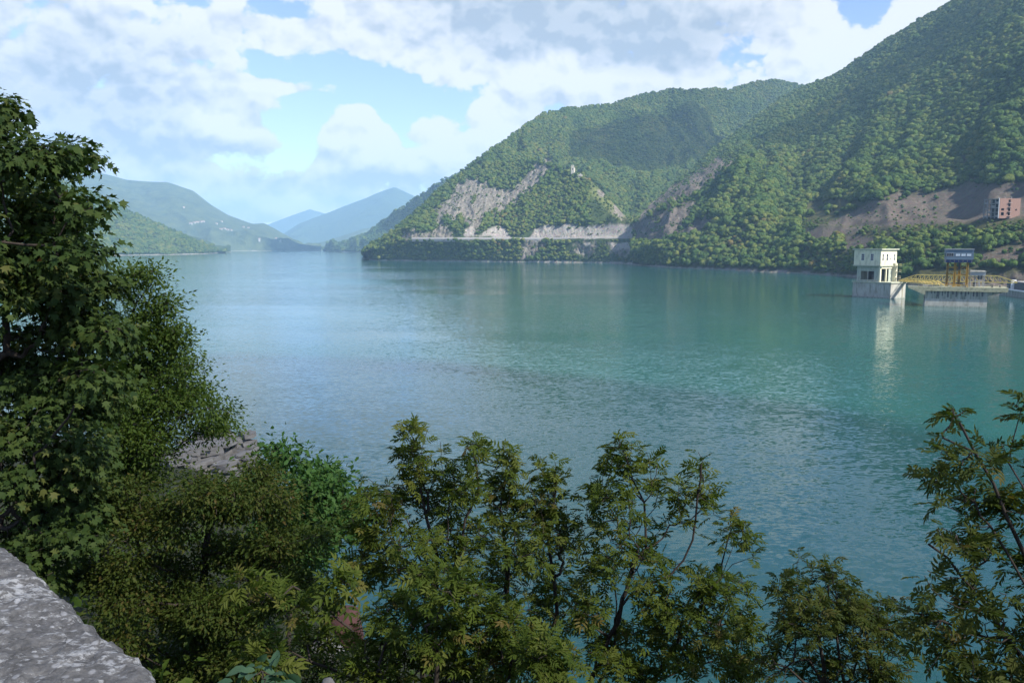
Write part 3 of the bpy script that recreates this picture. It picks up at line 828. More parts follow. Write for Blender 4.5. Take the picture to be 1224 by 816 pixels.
# the 300 trees of the near shore wood that show largest stand as objects of their own
size = np.where((pxr > 768) & (pxr < 1218) & (Pr[:, 1] < 1150), rr / Pr[:, 1], 0)
big = np.argsort(-size)[:300]
mask_ = np.ones(len(Pr), bool); mask_[big] = False
wood('forest', Pr[mask_], rr[mask_], 3, .04)
rng_ = np.random.default_rng(5)
for i in big:
    o = link('broadleaf_tree', CROWNS[rng_.integers(0, 6)])
    o.location = Pr[i] - np.array([0, 0, 0.25 * rr[i]])
    k = rr[i]
    o.scale = (k * (.9 + .25 * rng_.random()), k * (.9 + .25 * rng_.random()), k * (.85 + .4 * rng_.random()))
    o.rotation_euler = (rng_.normal() * .06, rng_.normal() * .06, rng_.random() * 6.283)
    tag(o, 'round leafy green tree in the wood on the slope above the right-hand shore', 'tree', 'trees in the wood above the right-hand shore')
Pl, rl, _, _ = scatter(h_left, 1 / 75., 4.5, 8.0, 4, pxlim=(-420, 275))
wood('forest', Pl, rl, 4)
Pd, rd, _, _ = scatter(h_dark, 1 / 110., 5.5, 9.0, 6, pxlim=(380, 545))
wood('forest', Pd, rd, 6)
print('forest instances', len(Pm), len(Ps), len(Pr), len(Pl), len(Pd))

# ------------------------------------------------------------------ the works in the lake and on the shore
M['concrete'] = mat_plain('concrete', (0.34, 0.33, 0.29), 0.9, 0.22, 0.5, dirt=(0.2, 0.19, 0.15), stretch=(1, 1, 0.35), bumpd=0.03)
M['concrete_stained'] = mat_plain('concrete_stained', (0.27, 0.28, 0.24), 0.9, 0.25, 0.9, dirt=(0.06, 0.07, 0.055), stretch=(1.2, 1.2, 0.12), bumpd=0.03)
M['concrete_deck'] = mat_plain('concrete_deck', (0.25, 0.25, 0.17), 0.9, 0.25, 0.7, dirt=(0.13, 0.125, 0.075))
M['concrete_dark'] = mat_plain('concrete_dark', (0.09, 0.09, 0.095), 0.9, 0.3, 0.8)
M['render_cream'] = mat_plain('cream_render', (0.6, 0.57, 0.41), 0.85, 0.12, 0.5, dirt=(0.4, 0.38, 0.27), stretch=(1, 1, 0.4))
M['hall_render'] = mat_plain('shaded_render', (0.33, 0.36, 0.3), 0.9, 0.2, 0.5, dirt=(0.2, 0.22, 0.18), stretch=(1, 1, 0.4))  # greyer than the cream: shade under the cabin put into the colour
M['roof_felt'] = mat_plain('roof_felt', (0.36, 0.37, 0.28), 0.9, 0.2, 0.8)
M['glass'] = mat_plain('window_glass', (0.03, 0.035, 0.045), 0.15, 0.1, 1)
M['glass_reflect'] = mat_plain('window_glass_reflection', (0.5, 0.56, 0.62), 0.2, 0.1, 1)  # pale colour stands in for the reflection in these panes
M['white'] = mat_plain('white_paint', (0.72, 0.72, 0.7), 0.6, 0.06, 2)
M['yellow'] = mat_plain('yellow_paint', (0.3, 0.17, 0.015), 0.5, 0.2, 1.5, dirt=(0.3, 0.16, 0.03))
M['yellow_pale'] = mat_plain('faded_yellow_paint', (0.55, 0.42, 0.12), 0.6, 0.2, 1.2)
M['blue'] = mat_plain('blue_paint', (0.02, 0.035, 0.12), 0.5, 0.15, 1.5)
M['grey_blue'] = mat_plain('grey_blue_cladding', (0.085, 0.125, 0.175), 0.6, 0.08, 0.8)
M['grey_metal'] = mat_plain('grey_metal', (0.27, 0.28, 0.29), 0.5, 0.12, 1)
M['rail'] = mat_plain('railing_paint', (0.42, 0.36, 0.2), 0.6, 0.15, 2)
M['brick'] = mat_plain('pink_brick', (0.21, 0.13, 0.105), 0.9, 0.2, 1.0)
M['raw_frame'] = mat_plain('raw_concrete_frame', (0.26, 0.25, 0.24), 0.9, 0.2, 1)
M['opening_shade'] = mat_plain('interior_shade', (0.03, 0.03, 0.035), 0.9, 0.2, 1)  # near-black colour stands in for the shade inside openings
M['road_pale'] = mat_plain('pale_road', (0.3, 0.29, 0.27), 0.9, 0.12, 0.3)


def view_frame(px):
    a = math.atan((px - 612) / F)
    return a, Vector((math.cos(a), -math.sin(a), 0)), Vector((math.sin(a), math.cos(a), 0))


def place(root, xdir):
    root.rotation_euler = (0, 0, math.atan2(xdir.y, xdir.x))


def window(parent, axis, u, z0, w, h, off, cols=2, rows=2, glass=None, framem=None):
    """a window on a wall lying in the local plane y = off (axis 'y') or x = off (axis 'x'); frame stands proud, pane behind it"""
    f, g = MB(), MB()
    s = -1 if axis == 'y' else -1

    def b(mb, a0, a1, z0_, z1_, d0, d1):
        if axis == 'y': mb.box(a0, a1, off + s * d1, off + s * d0, z0_, z1_)
        else: mb.box(off + s * d1, off + s * d0, a0, a1, z0_, z1_)
    t = 0.12
    b(f, u - t, u, z0 - t, z0 + h + t, -.05, .08); b(f, u + w, u + w + t, z0 - t, z0 + h + t, -.05, .08)
    b(f, u, u + w, z0 - t, z0, -.05, .09); b(f, u, u + w, z0 + h, z0 + h + t, -.05, .09)
    for i in range(1, cols): b(f, u + w * i / cols - .05, u + w * i / cols + .05, z0, z0 + h, -.04, .06)
    for i in range(1, rows): b(f, u, u + w, z0 + h * i / rows - .05, z0 + h * i / rows + .05, -.03, .05)
    fo = f.build('window', framem or M['white'], parent)
    b(g, u, u + w, z0, z0 + h, -.02, .02)
    g.build('pane', glass or M['glass'], fo)
    return fo


def intake_tower():
    p0 = at_z(1064, 357.2, 0)
    a, r, d = view_frame(1064)
    al = R(33)
    e1 = -r * math.cos(al) + d * math.sin(al)         # along the shaded front, away to the left
    e2 = r * math.sin(al) + d * math.cos(al)
    root = empty('intake_tower', p0, 'cream windowed intake tower on a concrete block standing in the lake', 'tower')
    # local x runs along -e1 (to the right), y along e2 (away); the front spans x in [-25, 0]
    place(root, -e1)
    MB().box(-25, 0, 0, 14.5, -6, 8.9).build('base', M['concrete'], root)
    MB().box(-25.03, .03, -.03, 14.53, -5, .6).build('waterline_stain', M['concrete_stained'], root)
    ld = MB()
    for y in (11.2, 11.8): ld.box(.02, .1, y, y + .06, 0, 9.4)
    for z in np.arange(.4, 9.3, .45): ld.box(.03, .09, 11.2, 11.86, z, z + .06)
    ld.build('ladder', M['rail'], root)
    MB().box(-25.5, .5, -.5, 15, 8.9, 9.5).build('deck_slab', M['roof_felt'], root)
    # open machine hall: front wall with an opening, corner posts, rear walls
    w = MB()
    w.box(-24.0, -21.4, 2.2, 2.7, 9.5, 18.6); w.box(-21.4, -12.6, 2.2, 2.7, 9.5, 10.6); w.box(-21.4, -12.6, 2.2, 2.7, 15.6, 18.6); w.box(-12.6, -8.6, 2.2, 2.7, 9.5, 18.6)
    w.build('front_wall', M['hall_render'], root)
    MB().box(-24.2, -8.8, 12.0, 12.5, 9.5, 18.6).build('rear_wall', M['concrete_dark'], root)  # dark tone puts the shade of the open hall into the wall
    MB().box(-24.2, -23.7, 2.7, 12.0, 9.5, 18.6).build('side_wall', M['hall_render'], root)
    MB().box(-17.1, -16.6, 2.3, 2.6, 10.6, 15.6).build('mullion', M['concrete'], root)
    MB().box(-8.6, -7.6, .6, 1.7, 9.5, 18.6).build('column', M['render_cream'], root)
    MB().box(-8.5, -7.7, 6.4, 7.1, 9.5, 17.0).build('column', M['render_cream'], root)
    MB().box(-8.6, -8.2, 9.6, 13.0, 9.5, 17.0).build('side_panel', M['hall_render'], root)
    MB().box(-8.6, -7.9, 1.7, 13.0, 17.2, 18.6).build('lintel', M['render_cream'], root)
    MB().box(-8.7, -6.2, 13.0, 15.0, 9.5, 20.4).build('pier', M['render_cream'], root)
    MB().prism([(-7.6, 18.6), (-6.2, 18.6), (-7.6, 17.3)], .7, 1.3).build('bracket', M['render_cream'], root)
    MB().prism([(-13, 10.6), (-12, 15.2), (-10.9, 15.2), (-10.9, 10.6)], 5, 6).build('hoist', M['concrete_dark'], root)
    MB().box(-15.5, -12.7, 4.5, 7.5, 9.5, 13.6).build('winch', M['concrete_dark'], root)
    # cabin
    MB().box(-25.6, -7.2, 0, 16.4, 18.6, 19.2).build('floor_slab', M['roof_felt'], root)
    cab = MB().box(-25.2, -7.6, .4, 16, 19.2, 28.2).build('cabin', M['render_cream'], root)
    for u in (-20.2, -14.1): window(root, 'y', u, 22.0, 1.8, 3.8, .4, 2, 3)
    # right-hand wall faces +x
    for v, wd in ((2.0, 1.1), (6.0, 1.3), (13.2, 1.0)):
        f, g = MB(), MB()
        f.box(-7.62, -7.5, v - .12, v, 21.9, 26); f.box(-7.62, -7.5, v + wd, v + wd + .12, 21.9, 26); f.box(-7.62, -7.49, v, v + wd, 21.8, 22); f.box(-7.62, -7.49, v, v + wd, 25.9, 26.1)
        f.box(-7.61, -7.52, v, v + wd, 23.8, 23.95)
        fo = f.build('window', M['white'], root); g.box(-7.61, -7.55, v, v + wd, 22, 25.9); g.build('pane', M['glass'], fo)
    MB().box(-26, -6.6, -.3, 16.7, 28.2, 28.9).build('roof', M['roof_felt'], root)
    MB().box(-7.57, -7.4, 9.6, 10.2, 22.6, 23.4).build('vent', M['grey_metal'], root)
    for z in (11.5, 15.2, 18.6):
        bl = MB().box(-6.2, -3.6, 13.3, 14.9, z, z + .25).build('balcony', M['concrete_deck'], root)
        rl = MB()
        for q in ((-3.7, 13.4), (-3.7, 14.8), (-6, 13.4)): rl.box(q[0] - .05, q[0] + .05, q[1] - .05, q[1] + .05, z + .25, z + 1.3)
        rl.box(-6.1, -3.65, 13.35, 13.45, z + 1.3, z + 1.4); rl.box(-3.75, -3.65, 13.45, 14.85, z + 1.3, z + 1.4)
        rl.build('railing', M['rail'], bl)
    rl = MB()
    for x in np.arange(-25, .3, 2.5): rl.box(x - .04, x + .04, -.35, -.27, 9.5, 10.5)
    for y in np.arange(2, 14.6, 2.5): rl.box(.3, .38, y - .04, y + .04, 9.5, 10.5)
    rl.box(-25.3, .38, -.34, -.28, 10.5, 10.58); rl.box(.3, .38, -.28, 14.6, 10.5, 10.58)
    rl.build('railing', M['rail'], root)
    for x in (-22, -13, -4):
        MB().box(x - .2, x + .2, -.06, .02, 2, 7.5).build('stain_channel', M['concrete_stained'], root)


intake_tower()

GP0 = at_z(1105, 366.0, 0)
_, _r, _d = view_frame(1140)
GX = _r * math.cos(R(4)) + _d * math.sin(R(4))


def gate_pier():
    root = empty('gate_pier', GP0, 'stained concrete gate pier with a wide khaki deck standing in the lake', 'pier')
    place(root, GX); root.scale = (.885, 1, 1)
    MB().box(0, 31, 0, 15, -6, 4.0).build('base', M['concrete'], root)
    MB().box(-.03, 31.03, -.03, 15.03, -5, .7).build('waterline_stain', M['concrete_stained'], root)
    up = MB()
    up.box(0, 31, .15, 15, 4.0, 7.9)
    up.build('upper_wall', M['concrete_stained'], root)
    rng = random.Random(4)
    x = 3.0
    while x < 29:
        wd = rng.uniform(.35, .9)
        MB().box(x, x + wd, -.02, .3, 7.9 - rng.uniform(1.2, 3.4), 7.85).build('dark_strip', M['concrete_dark'], root)  # thin dark strips of random width and drop from the wall top
        x += wd + rng.uniform(.5, 1.9)
    MB().box(-.06, .1, 4.2, 8.4, 1.6, 4.6).build('gate_opening', M['opening_shade'], root)  # solid dark panel, its colour standing for the shaded opening
    MB().prism([(-9, 10), (-9, 9.3), (0, 5.8), (0, 7.9), (40, 7.9), (40.6, 8.4), (40.6, 10)], -1.2, 15.6).build('deck', M['concrete_deck'], root)
    MB().prism([(31, 7.9), (39.5, 7.9), (31, 5.6)], 2, 13).build('bracket', M['concrete_stained'], root)
    for y in (-1.0, 15.4):
        rl = MB()
        for q in np.arange(-8.6, 40.4, 2.4): rl.box(q - .05, q + .05, y - .05, y + .05, 10, 11.1)
        rl.box(-8.8, 40.4, y - .04, y + .04, 11.1, 11.18); rl.box(-8.8, 40.4, y - .03, y + .03, 10.55, 10.6)
        rl.build('railing', M['rail'], root)
    for x_, y_, w_, h_ in ((-3, 3, 1.6, .8), (1.2, 2, 3.0, .5), (19.2, 1.4, 1.2, .7), (33, 4, .8, 1.4), (37, 6, .7, 1.0)):
        MB().box(x_, x_ + w_, y_, y_ + 1.2, 10, 10 + h_).build('hatch', M['concrete_dark'], root, .05)


gate_pier()


def gantry():
    root = empty('gantry', Vector(GP0) + GX * 10.4 + Vector((0, 0, 10.02)), 'yellow steel gantry carrying a blue-grey windowed control cabin', 'gantry')
    place(root, GX); root.scale = (.86, 1, 1)
    xs, ys = (0.3, 6.6), (3.0, 9.5)
    sk = 1.4                                         # the frame is seen slightly turned: rear legs stand further left
    for j, y in enumerate(ys):
        for i, x in enumerate(xs):
            xx = x + (2.4 if j == 0 else -1.0)
            lg = MB()
            lg.box(xx - .6, xx - .2, y - .6, y + .6, .8, 12.2); lg.box(xx + .2, xx + .6, y - .6, y + .6, .8, 12.2); lg.box(xx - .2, xx + .2, y - .12, y + .12, .8, 12.2)
            lo = lg.build('leg', M['yellow'], root)
            MB().box(xx - .8, xx + .8, y - .7, y + .7, 0, .8).build('foot', M['yellow'], lo)
    for z in (.9, 6.0, 9.6):
        for j, y in enumerate(ys):
            x0, x1 = (xs[0] + (2.4 if j == 0 else -1.0), xs[1] + (2.4 if j == 0 else -1.0))
            if z > 9 and j == 0: continue
            MB().bar((x0 + .45, y, z), (x1 - .45, y, z), .35, .6).build('crossbeam', M['yellow'], root)
        for x in xs:
            if z > 5: MB().bar((x + 2.4, ys[0] + .45, z), (x - 1.0, ys[1] - .45, z), .3, .5).build('side_beam', M['yellow'], root)
    for j, y in enumerate(ys):
        x0, x1 = (xs[0] + (2.4 if j == 0 else -1.0), xs[1] + (2.4 if j == 0 else -1.0))
        MB().bar((x0 + .4, y, 6.3), (x1 - .4, y, 9.3 if j else 11.8), .2).build('brace', M['yellow'], root)
    MB().box(-2.4, 11.2, 1.4, 11.4, 12.2, 13.6).build('platform_beam', M['blue'], root)
    MB().box(-2.6, 11.6, 1.0, 11.8, 13.6, 18.6).build('cabin', M['grey_blue'], root)
    MB().box(-2.9, 11.9, .7, 12.1, 18.6, 18.95).build('roof', M['grey_metal'], root)
    window(root, 'y', -2.1, 15.3, 3.4, 1.5, 1.0, 3, 1, framem=M['grey_metal'])
    for u in (2.6, 5.4, 8.2): window(root, 'y', u, 15.5, 2.1, 1.1, 1.0, 2, 1, M['glass_reflect'], M['grey_metal'])
    MB().box(-2.66, -2.58, 4, 8, 15.2, 16.8).build('side_window', M['glass'], root)
    rl = MB()
    for x in np.arange(-2.4, 11.8, 2.2): rl.box(x - .04, x + .04, 1.05, 1.12, 12.3, 13.5)
    rl.build('railing', M['rail'], root)
    MB().box(4.5, 5.6, 5, 6, 8.4, 12.2).build('hoist_block', M['concrete_dark'], root)


gantry()


def kiosk():
    root = empty('kiosk', Vector(GP0) + GX * 19.6 + Vector((0, 0, 10.02)), 'small pale grey roofed hoist shelter on thin legs beside the yellow gantry', 'shelter')
    place(root, GX); root.scale = (.84, 1, .95)
    for y in (4.0, 10.0):
        for x in (.5, 3.0, 5.2, 7.4):
            MB().box(x - .16, x + .16, y - .16, y + .16, 0, 6.0).build('leg', M['grey_metal'], root)
    MB().box(0, 8, 3.4, 10.6, 6.0, 7.9).build('cladding', M['grey_metal'], root)
    MB().prism([(-.4, 7.9), (8.4, 7.9), (8.0, 8.5), (.2, 8.7)], 3.0, 11).build('roof', M['concrete'], root)
    MB().box(2.2, 3.4, 6.5, 7.5, 0, 2.4).build('winch', M['concrete_dark'], root)
    MB().box(4.4, 6.6, 5.5, 8.0, 3.9, 6.0).build('hoist', M['concrete_dark'], root)
    MB().box(.5, 7.4, 3.9, 4.1, 2.9, 3.1).build('crossbeam', M['grey_metal'], root)


kiosk()


def truss_bridge(p, q, wid, hgt, nb, slope_bays, label, rail=True):
    p, q = Vector(p), Vector(q)
    root = empty('footbridge', p, label, 'bridge')
    d = q - p; Ln = d.length
    root.rotation_euler = (0, -math.asin(d.z / Ln), math.atan2(d.y, d.x))
    b = Ln / nb
    for y in (-wid / 2, wid / 2):
        ch, dg = MB(), MB()
        topz = [0.3 + hgt * min(1, i / slope_bays, (nb - i) / slope_bays) for i in range(nb + 1)]
        MB().bar((0, y, 0), (Ln, y, 0), .36, .42).build('bottom_chord', M['yellow_pale'], root)
        for i in range(nb): ch.bar((i * b, y, topz[i]), ((i + 1) * b, y, topz[i + 1]), .36, .42)
        ch.build('top_chord', M['yellow_pale'], root)
        for i in range(1, nb):
            MB().bar((i * b, y, .2), (i * b, y, topz[i] - .2), .18).build('vertical', M['yellow_pale'], root)
        for i in range(nb):
            a, c = ((i * b, y, .1), ((i + 1) * b, y, topz[i + 1] - .1)) if i < nb / 2 else ((i * b, y, topz[i] - .1), ((i + 1) * b, y, .1))
            if i in (0, nb - 1): continue
            MB().bar(a, c, .18).build('diagonal', M['yellow_pale'], root)
    MB().box(0, Ln, -wid / 2 + .2, wid / 2 - .2, -.15, .05).build('walkway', M['concrete_deck'], root)
    return root


B0 = at(1074, 338.0, 484); B0[2] = 9.6
B1 = at(1216, 338.0, 452); B1[2] = 9.8
truss_bridge(B0, B1, 2.6, 3.4, 26, 4, 'long faded yellow truss footbridge running from the cream tower to the right shore')
B2 = at(1078, 339, 474); B2[2] = 9.7
B3 = np.array(Vector(GP0) + GX * 8.0 + Vector((-GX.y, GX.x, 0)) * 15 + Vector((0, 0, 10.1)))
truss_bridge(B2, B3, 2.2, 1.7, 12, 2, 'short low yellow truss walkway dropping from the cream tower to the gate deck')


def abutment():
    p0 = at_z(1196, 352.2, 0); p1 = at_z(1250, 360.5, 0)
    root = empty('abutment', p0, 'dark concrete quay wall with pale coping at the right edge of the lake', 'wall')
    d = Vector(p1 - p0); L_ = d.length
    place(root, d)
    MB().prism([(0, -5), (L_ + 30, -5), (L_ + 30, 3.6), (0, 3.6), (-3, 2.2)], 0, 9).build('base', M['concrete_stained'], root)
    MB().box(-.5, L_ + 30, -.3, 2.0, 3.6, 4.2).build('coping', M['white'], root)
    MB().box(0.5, 11.2, 3.0, 4.0, 4.2, 9.6).build('panel', M['concrete_dark'], root)
    MB().box(12.2, L_ + 30, 3.0, 4.0, 4.2, 8.6).build('panel', M['concrete_dark'], root)
    MB().box(11.2, 12.2, 1.4, 4.1, 4.2, 9.9).build('post', M['white'], root)
    MB().box(-8, 60, 9.0, 22, -5, 8.4).build('ramp', M['road_pale'], root)


abutment()


def unfinished_building():
    c = at(1194, 258.5, 690)
    a, r, d = view_frame(1197)
    al = R(40)
    ex = r * math.cos(al) + d * math.sin(al)         # brick side, going right and away
    root = empty('unfinished_building', c, 'unfinished concrete and pink brick building on the slope at the right', 'building')
    root.rotation_euler = (0, 0, math.atan2(ex.y, ex.x)); root.scale = (.86, .86, .86)
    z0, H, Lx, Ly, n = -2.0, 4.4, 23.0, 21.0, 4
    # brick wing: wall x 0..Lx in plane y = 0
    w = MB()
    top = z0 + 2 + n * H
    holes = [(2, 1, 1.2, 3.4), (2, 0, .8, 4.0), (9.6, 3, .6, 3.2), (9.6, 2, .6, 3.2), (9.6, 1, .6, 3.2), (9.6, 0, .8, 3.4), (17.6, 1, 1.2, 2.8)]
    bands = sorted({0, Lx} | {h[0] for h in holes} | {h[0] + (3.2 if h[0] == 2 else 2.4 if h[0] < 10 else 1.8) for h in holes})
    for x0, x1 in zip(bands[:-1], bands[1:]):
        hs = sorted([(h[1] * H + h[2], h[1] * H + h[3]) for h in holes if abs(h[0] - x0) < .01])
        zz = z0
        for a0, a1 in hs:
            w.box(x0, x1, 0, .5, zz, a0); zz = a1
        w.box(x0, x1, 0, .5, zz, top)
    w.build('brick_wall', M['brick'], root)
    MB().box(Lx - .5, Lx, .5, Ly, z0, top).build('end_wall', M['brick'], root)
    for k in range(n + 1):
        MB().box(-.3, Lx - .5, .5, Ly, z0 + 2 + k * H - .45, z0 + 2 + k * H).build('floor_slab', M['raw_frame'], root)
    for k in range(n):
        MB().box(9, 12.6, -1.6, -.01, k * H - .1, k * H + .15).build('balcony', M['raw_frame'], root)
    for j in range(5):
        y = .3 + j * (Ly - .8) / 4
        MB().box(-.5, .3, y, y + .6, z0, top).build('column', M['raw_frame'] if j else M['white'], root)
    for k in range(n):
        for j in range(4):
            if (k + j) % 3 == 0:
                y = .9 + j * (Ly - .8) / 4
                MB().box(-.2, .1, y, y + 4.4, k * H + z0 + 2, k * H + z0 + 2 + (1.3 if k != 2 else 2.4)).build('infill', M['raw_frame'], root)
    MB().box(7, 7.4, .6, Ly, z0, top - .6).build('inner_wall', M['opening_shade'], root)
    for x, y in ((3, 6), (9, 12), (16, 4), (19, 16)):
        MB().box(x, x + .4, y, y + .4, top, top + 1.6).build('column_stub', M['raw_frame'], root)


unfinished_building()


def spur_ruin():
    for (px, py, w, dd, h, lab) in ((685.0, 201.5, 7.0, 6, 13.0, 'broken pale stone tower ruin on the top of the rocky spur'), (693.5, 208.5, 12.0, 5, 8.5, 'low pale ruined wall just below the tower on the spur')):
        p = hit(h_spur, px, py + 4)
        if p is None: p = at(px, py + 3, 1720)
        root = empty('ruin', p, lab, 'ruin')
        root.rotation_euler = (0, 0, R(-20))
        mb = MB()
        n = 6
        for i in range(n):
            x0 = -w / 2 + w * i / n
            mb.box(x0, x0 + w / n, -dd / 2, -dd / 2 + 1.0, -6, h * (0.62 + 0.38 * abs(math.sin(2.3 * i + 1))))
        mb.build('wall', M['ruin_stone'], root)
        mb = MB(); mb.box(-w / 2, -w / 2 + 1, -dd / 2 + 1, dd / 2, -6, h * .8); mb.box(w / 2 - 1, w / 2, -dd / 2 + 1, dd / 2, -6, h * .5)
        mb.build('side_wall', M['ruin_stone'], root)
        MB().box(-w * .16, w * .1, -dd / 2 - .05, -dd / 2 + .2, h * .15, h * .42).build('opening', M['opening_shade'], root)  # dark panel on the wall, coloured as the shade of a gap


M['ruin_stone'] = mat_plain('ruin_stone', (0.5, 0.46, 0.38), 0.9, 0.2, 0.5)
spur_ruin()


def road_and_bridge():
    # road shelf of the spur: a ribbon with a low pale parapet
    px = np.arange(494, 757, 4.0)
    pts = []
    rows = [(492, 285.4, 1704), (550, 284.9, 1646), (650, 285.2, 1586), (757, 285.6, 1486)]
    a = np.array(rows)
    P = at(px, np.interp(px, a[:, 0], a[:, 1]), np.interp(px, a[:, 0], a[:, 2]))
    P[:, 2] = np.interp(np.arange(len(P)), [0, len(P) - 1], [P[0, 2], P[-1, 2]]) + 1.0
    T_ = np.gradient(P, axis=0); T_ /= np.linalg.norm(T_, axis=1)[:, None]
    Nn = np.stack([-T_[:, 1], T_[:, 0], 0 * T_[:, 0]], 1)
    Nn *= np.sign((Nn * P).sum(1))[:, None]
    prof = [(-5.0, -7.0), (-5.0, 0.0), (5.0, 0.0), (5.0, -7.0)]
    V = np.concatenate([P + Nn * o + np.array([0, 0, z]) for o, z in prof]); n = len(P)
    f = [(k * n + i, k * n + i + 1, (k + 1) * n + i + 1, (k + 1) * n + i) for k in range(3) for i in range(n - 1)]
    link('road', tri_mesh('road', V, f, [M['road_pale']]))['kind'] = 'structure'
    root = empty('parapet', P[0], 'long pale parapet along the road at the foot of the rocky spur', 'wall')
    prof = [(-5.6, -3.0), (-5.6, 1.6), (-5.1, 1.6), (-5.1, 0.1)]
    V = np.concatenate([P + Nn * o + np.array([0, 0, z]) for o, z in prof]) - P[0]
    link('wall', tri_mesh('parapet', V, f, [M['raw_frame']]), root)
    # bridge over the side valley
    q0 = P[-1] + np.array([0, 0, 0]); q1 = at(801, 284.6, 1290); q1[2] = q0[2]
    d = Vector(q1 - q0); L_ = d.length
    br = empty('road_bridge', q0, 'grey concrete road bridge on slanted struts over the side valley beside the spur', 'bridge')
    br.rotation_euler = (0, 0, math.atan2(d.y, d.x))
    MB().box(-6, L_ + 20, -5, 5, -2.2, 0).build('deck', M['concrete_dark'], br)
    for y in (-5.2, 4.9): MB().box(-6, L_ + 20, y, y + .3, .0, 1.3).build('railing', M['concrete'], br)
    for x, w in ((18, 7), (L_ * .62, 3)): MB().box(x - w / 2, x + w / 2, -4, 4, -40, -2.2).build('pier', M['concrete_dark'], br)
    for x, s in ((24, 1), (L_ * .62 - 3, -1)):
        MB().bar((x, 0, -17), (x + s * 42, 0, -3.2), 7, 2.6).build('strut', M['concrete'], br)
        MB().bar((L_ * .62 + 3, 0, -17), (L_ * .62 + 38, 0, -3.2), 7, 2.6).build('strut', M['concrete'], br) if s < 0 else None


road_and_bridge()

# villages on the far left mountain
M['house_white'] = mat_plain('house_render', (0.33, 0.32, 0.3), 0.9, 0.1, 0.2)
M['house_roof'] = mat_plain('house_roof', (0.32, 0.2, 0.16), 0.9, 0.2, 0.2)
houses = [(228, 267.5, 22), (232, 266.8, 20), (236, 266.2, 24), (240, 266.0, 16), (243, 265.6, 22), (264, 274.6, 20), (268, 274.0, 22), (272, 275.3, 18), (276, 275.8, 20), (259, 268, 14), (265, 265.4, 14),
          (291, 272.0, 16), (297, 272.8, 14), (310, 286.5, 14), (330, 285.8, 14), (335, 287.2, 14), (255, 292.5, 16), (220, 248.5, 14)]
HL = ['leftmost of the five white houses in the bright upper village', 'second from the left of the five houses in the bright upper village', 'middle one of the five houses in the bright upper village',
      'fourth from the left of the five houses in the bright upper village', 'rightmost of the five white houses in the bright upper village', 'leftmost pale house of the lower village row', 'second pale house from the left in the lower village row',
      'third pale house from the left in the lower village row', 'rightmost pale house of the lower village row', 'lone pale house just above the lower village, left one', 'lone pale house just above the lower village, right one',
      'left house of the pair on the ridge slope right of the villages', 'right house of the pair on the ridge slope right of the villages', 'pale house near the water, left of the shore pair', 'left house of the pair near the water at the mountain foot',
      'right house of the pair near the water at the mountain foot', 'pale house near the water below the villages', 'lone pale house high above the bright upper village']
for i, (px, py, w) in enumerate(houses):
    p = hit(h_vill, px, py)
    if p is None: continue
    grp = 'village houses on the far blue mountain'
    lab = HL[i]
    hs = empty('house', p, lab, 'house', grp, rz=random.uniform(-.5, .5))
    MB().box(-w / 2, w / 2, -6, 6, -14, 7).build('wall', M['house_white'], hs)
    mb = MB(); mb.add([(-w / 2 - 1, -7, 7), (w / 2 + 1, -7, 7), (w / 2 + 1, 7, 7), (-w / 2 - 1, 7, 7), (-w / 2 - 1, 0, 11), (w / 2 + 1, 0, 11)], [(0, 1, 5, 4), (2, 3, 4, 5), (0, 4, 3), (1, 2, 5), (0, 3, 2, 1)])
    mb.build('roof', M['house_roof'], hs)


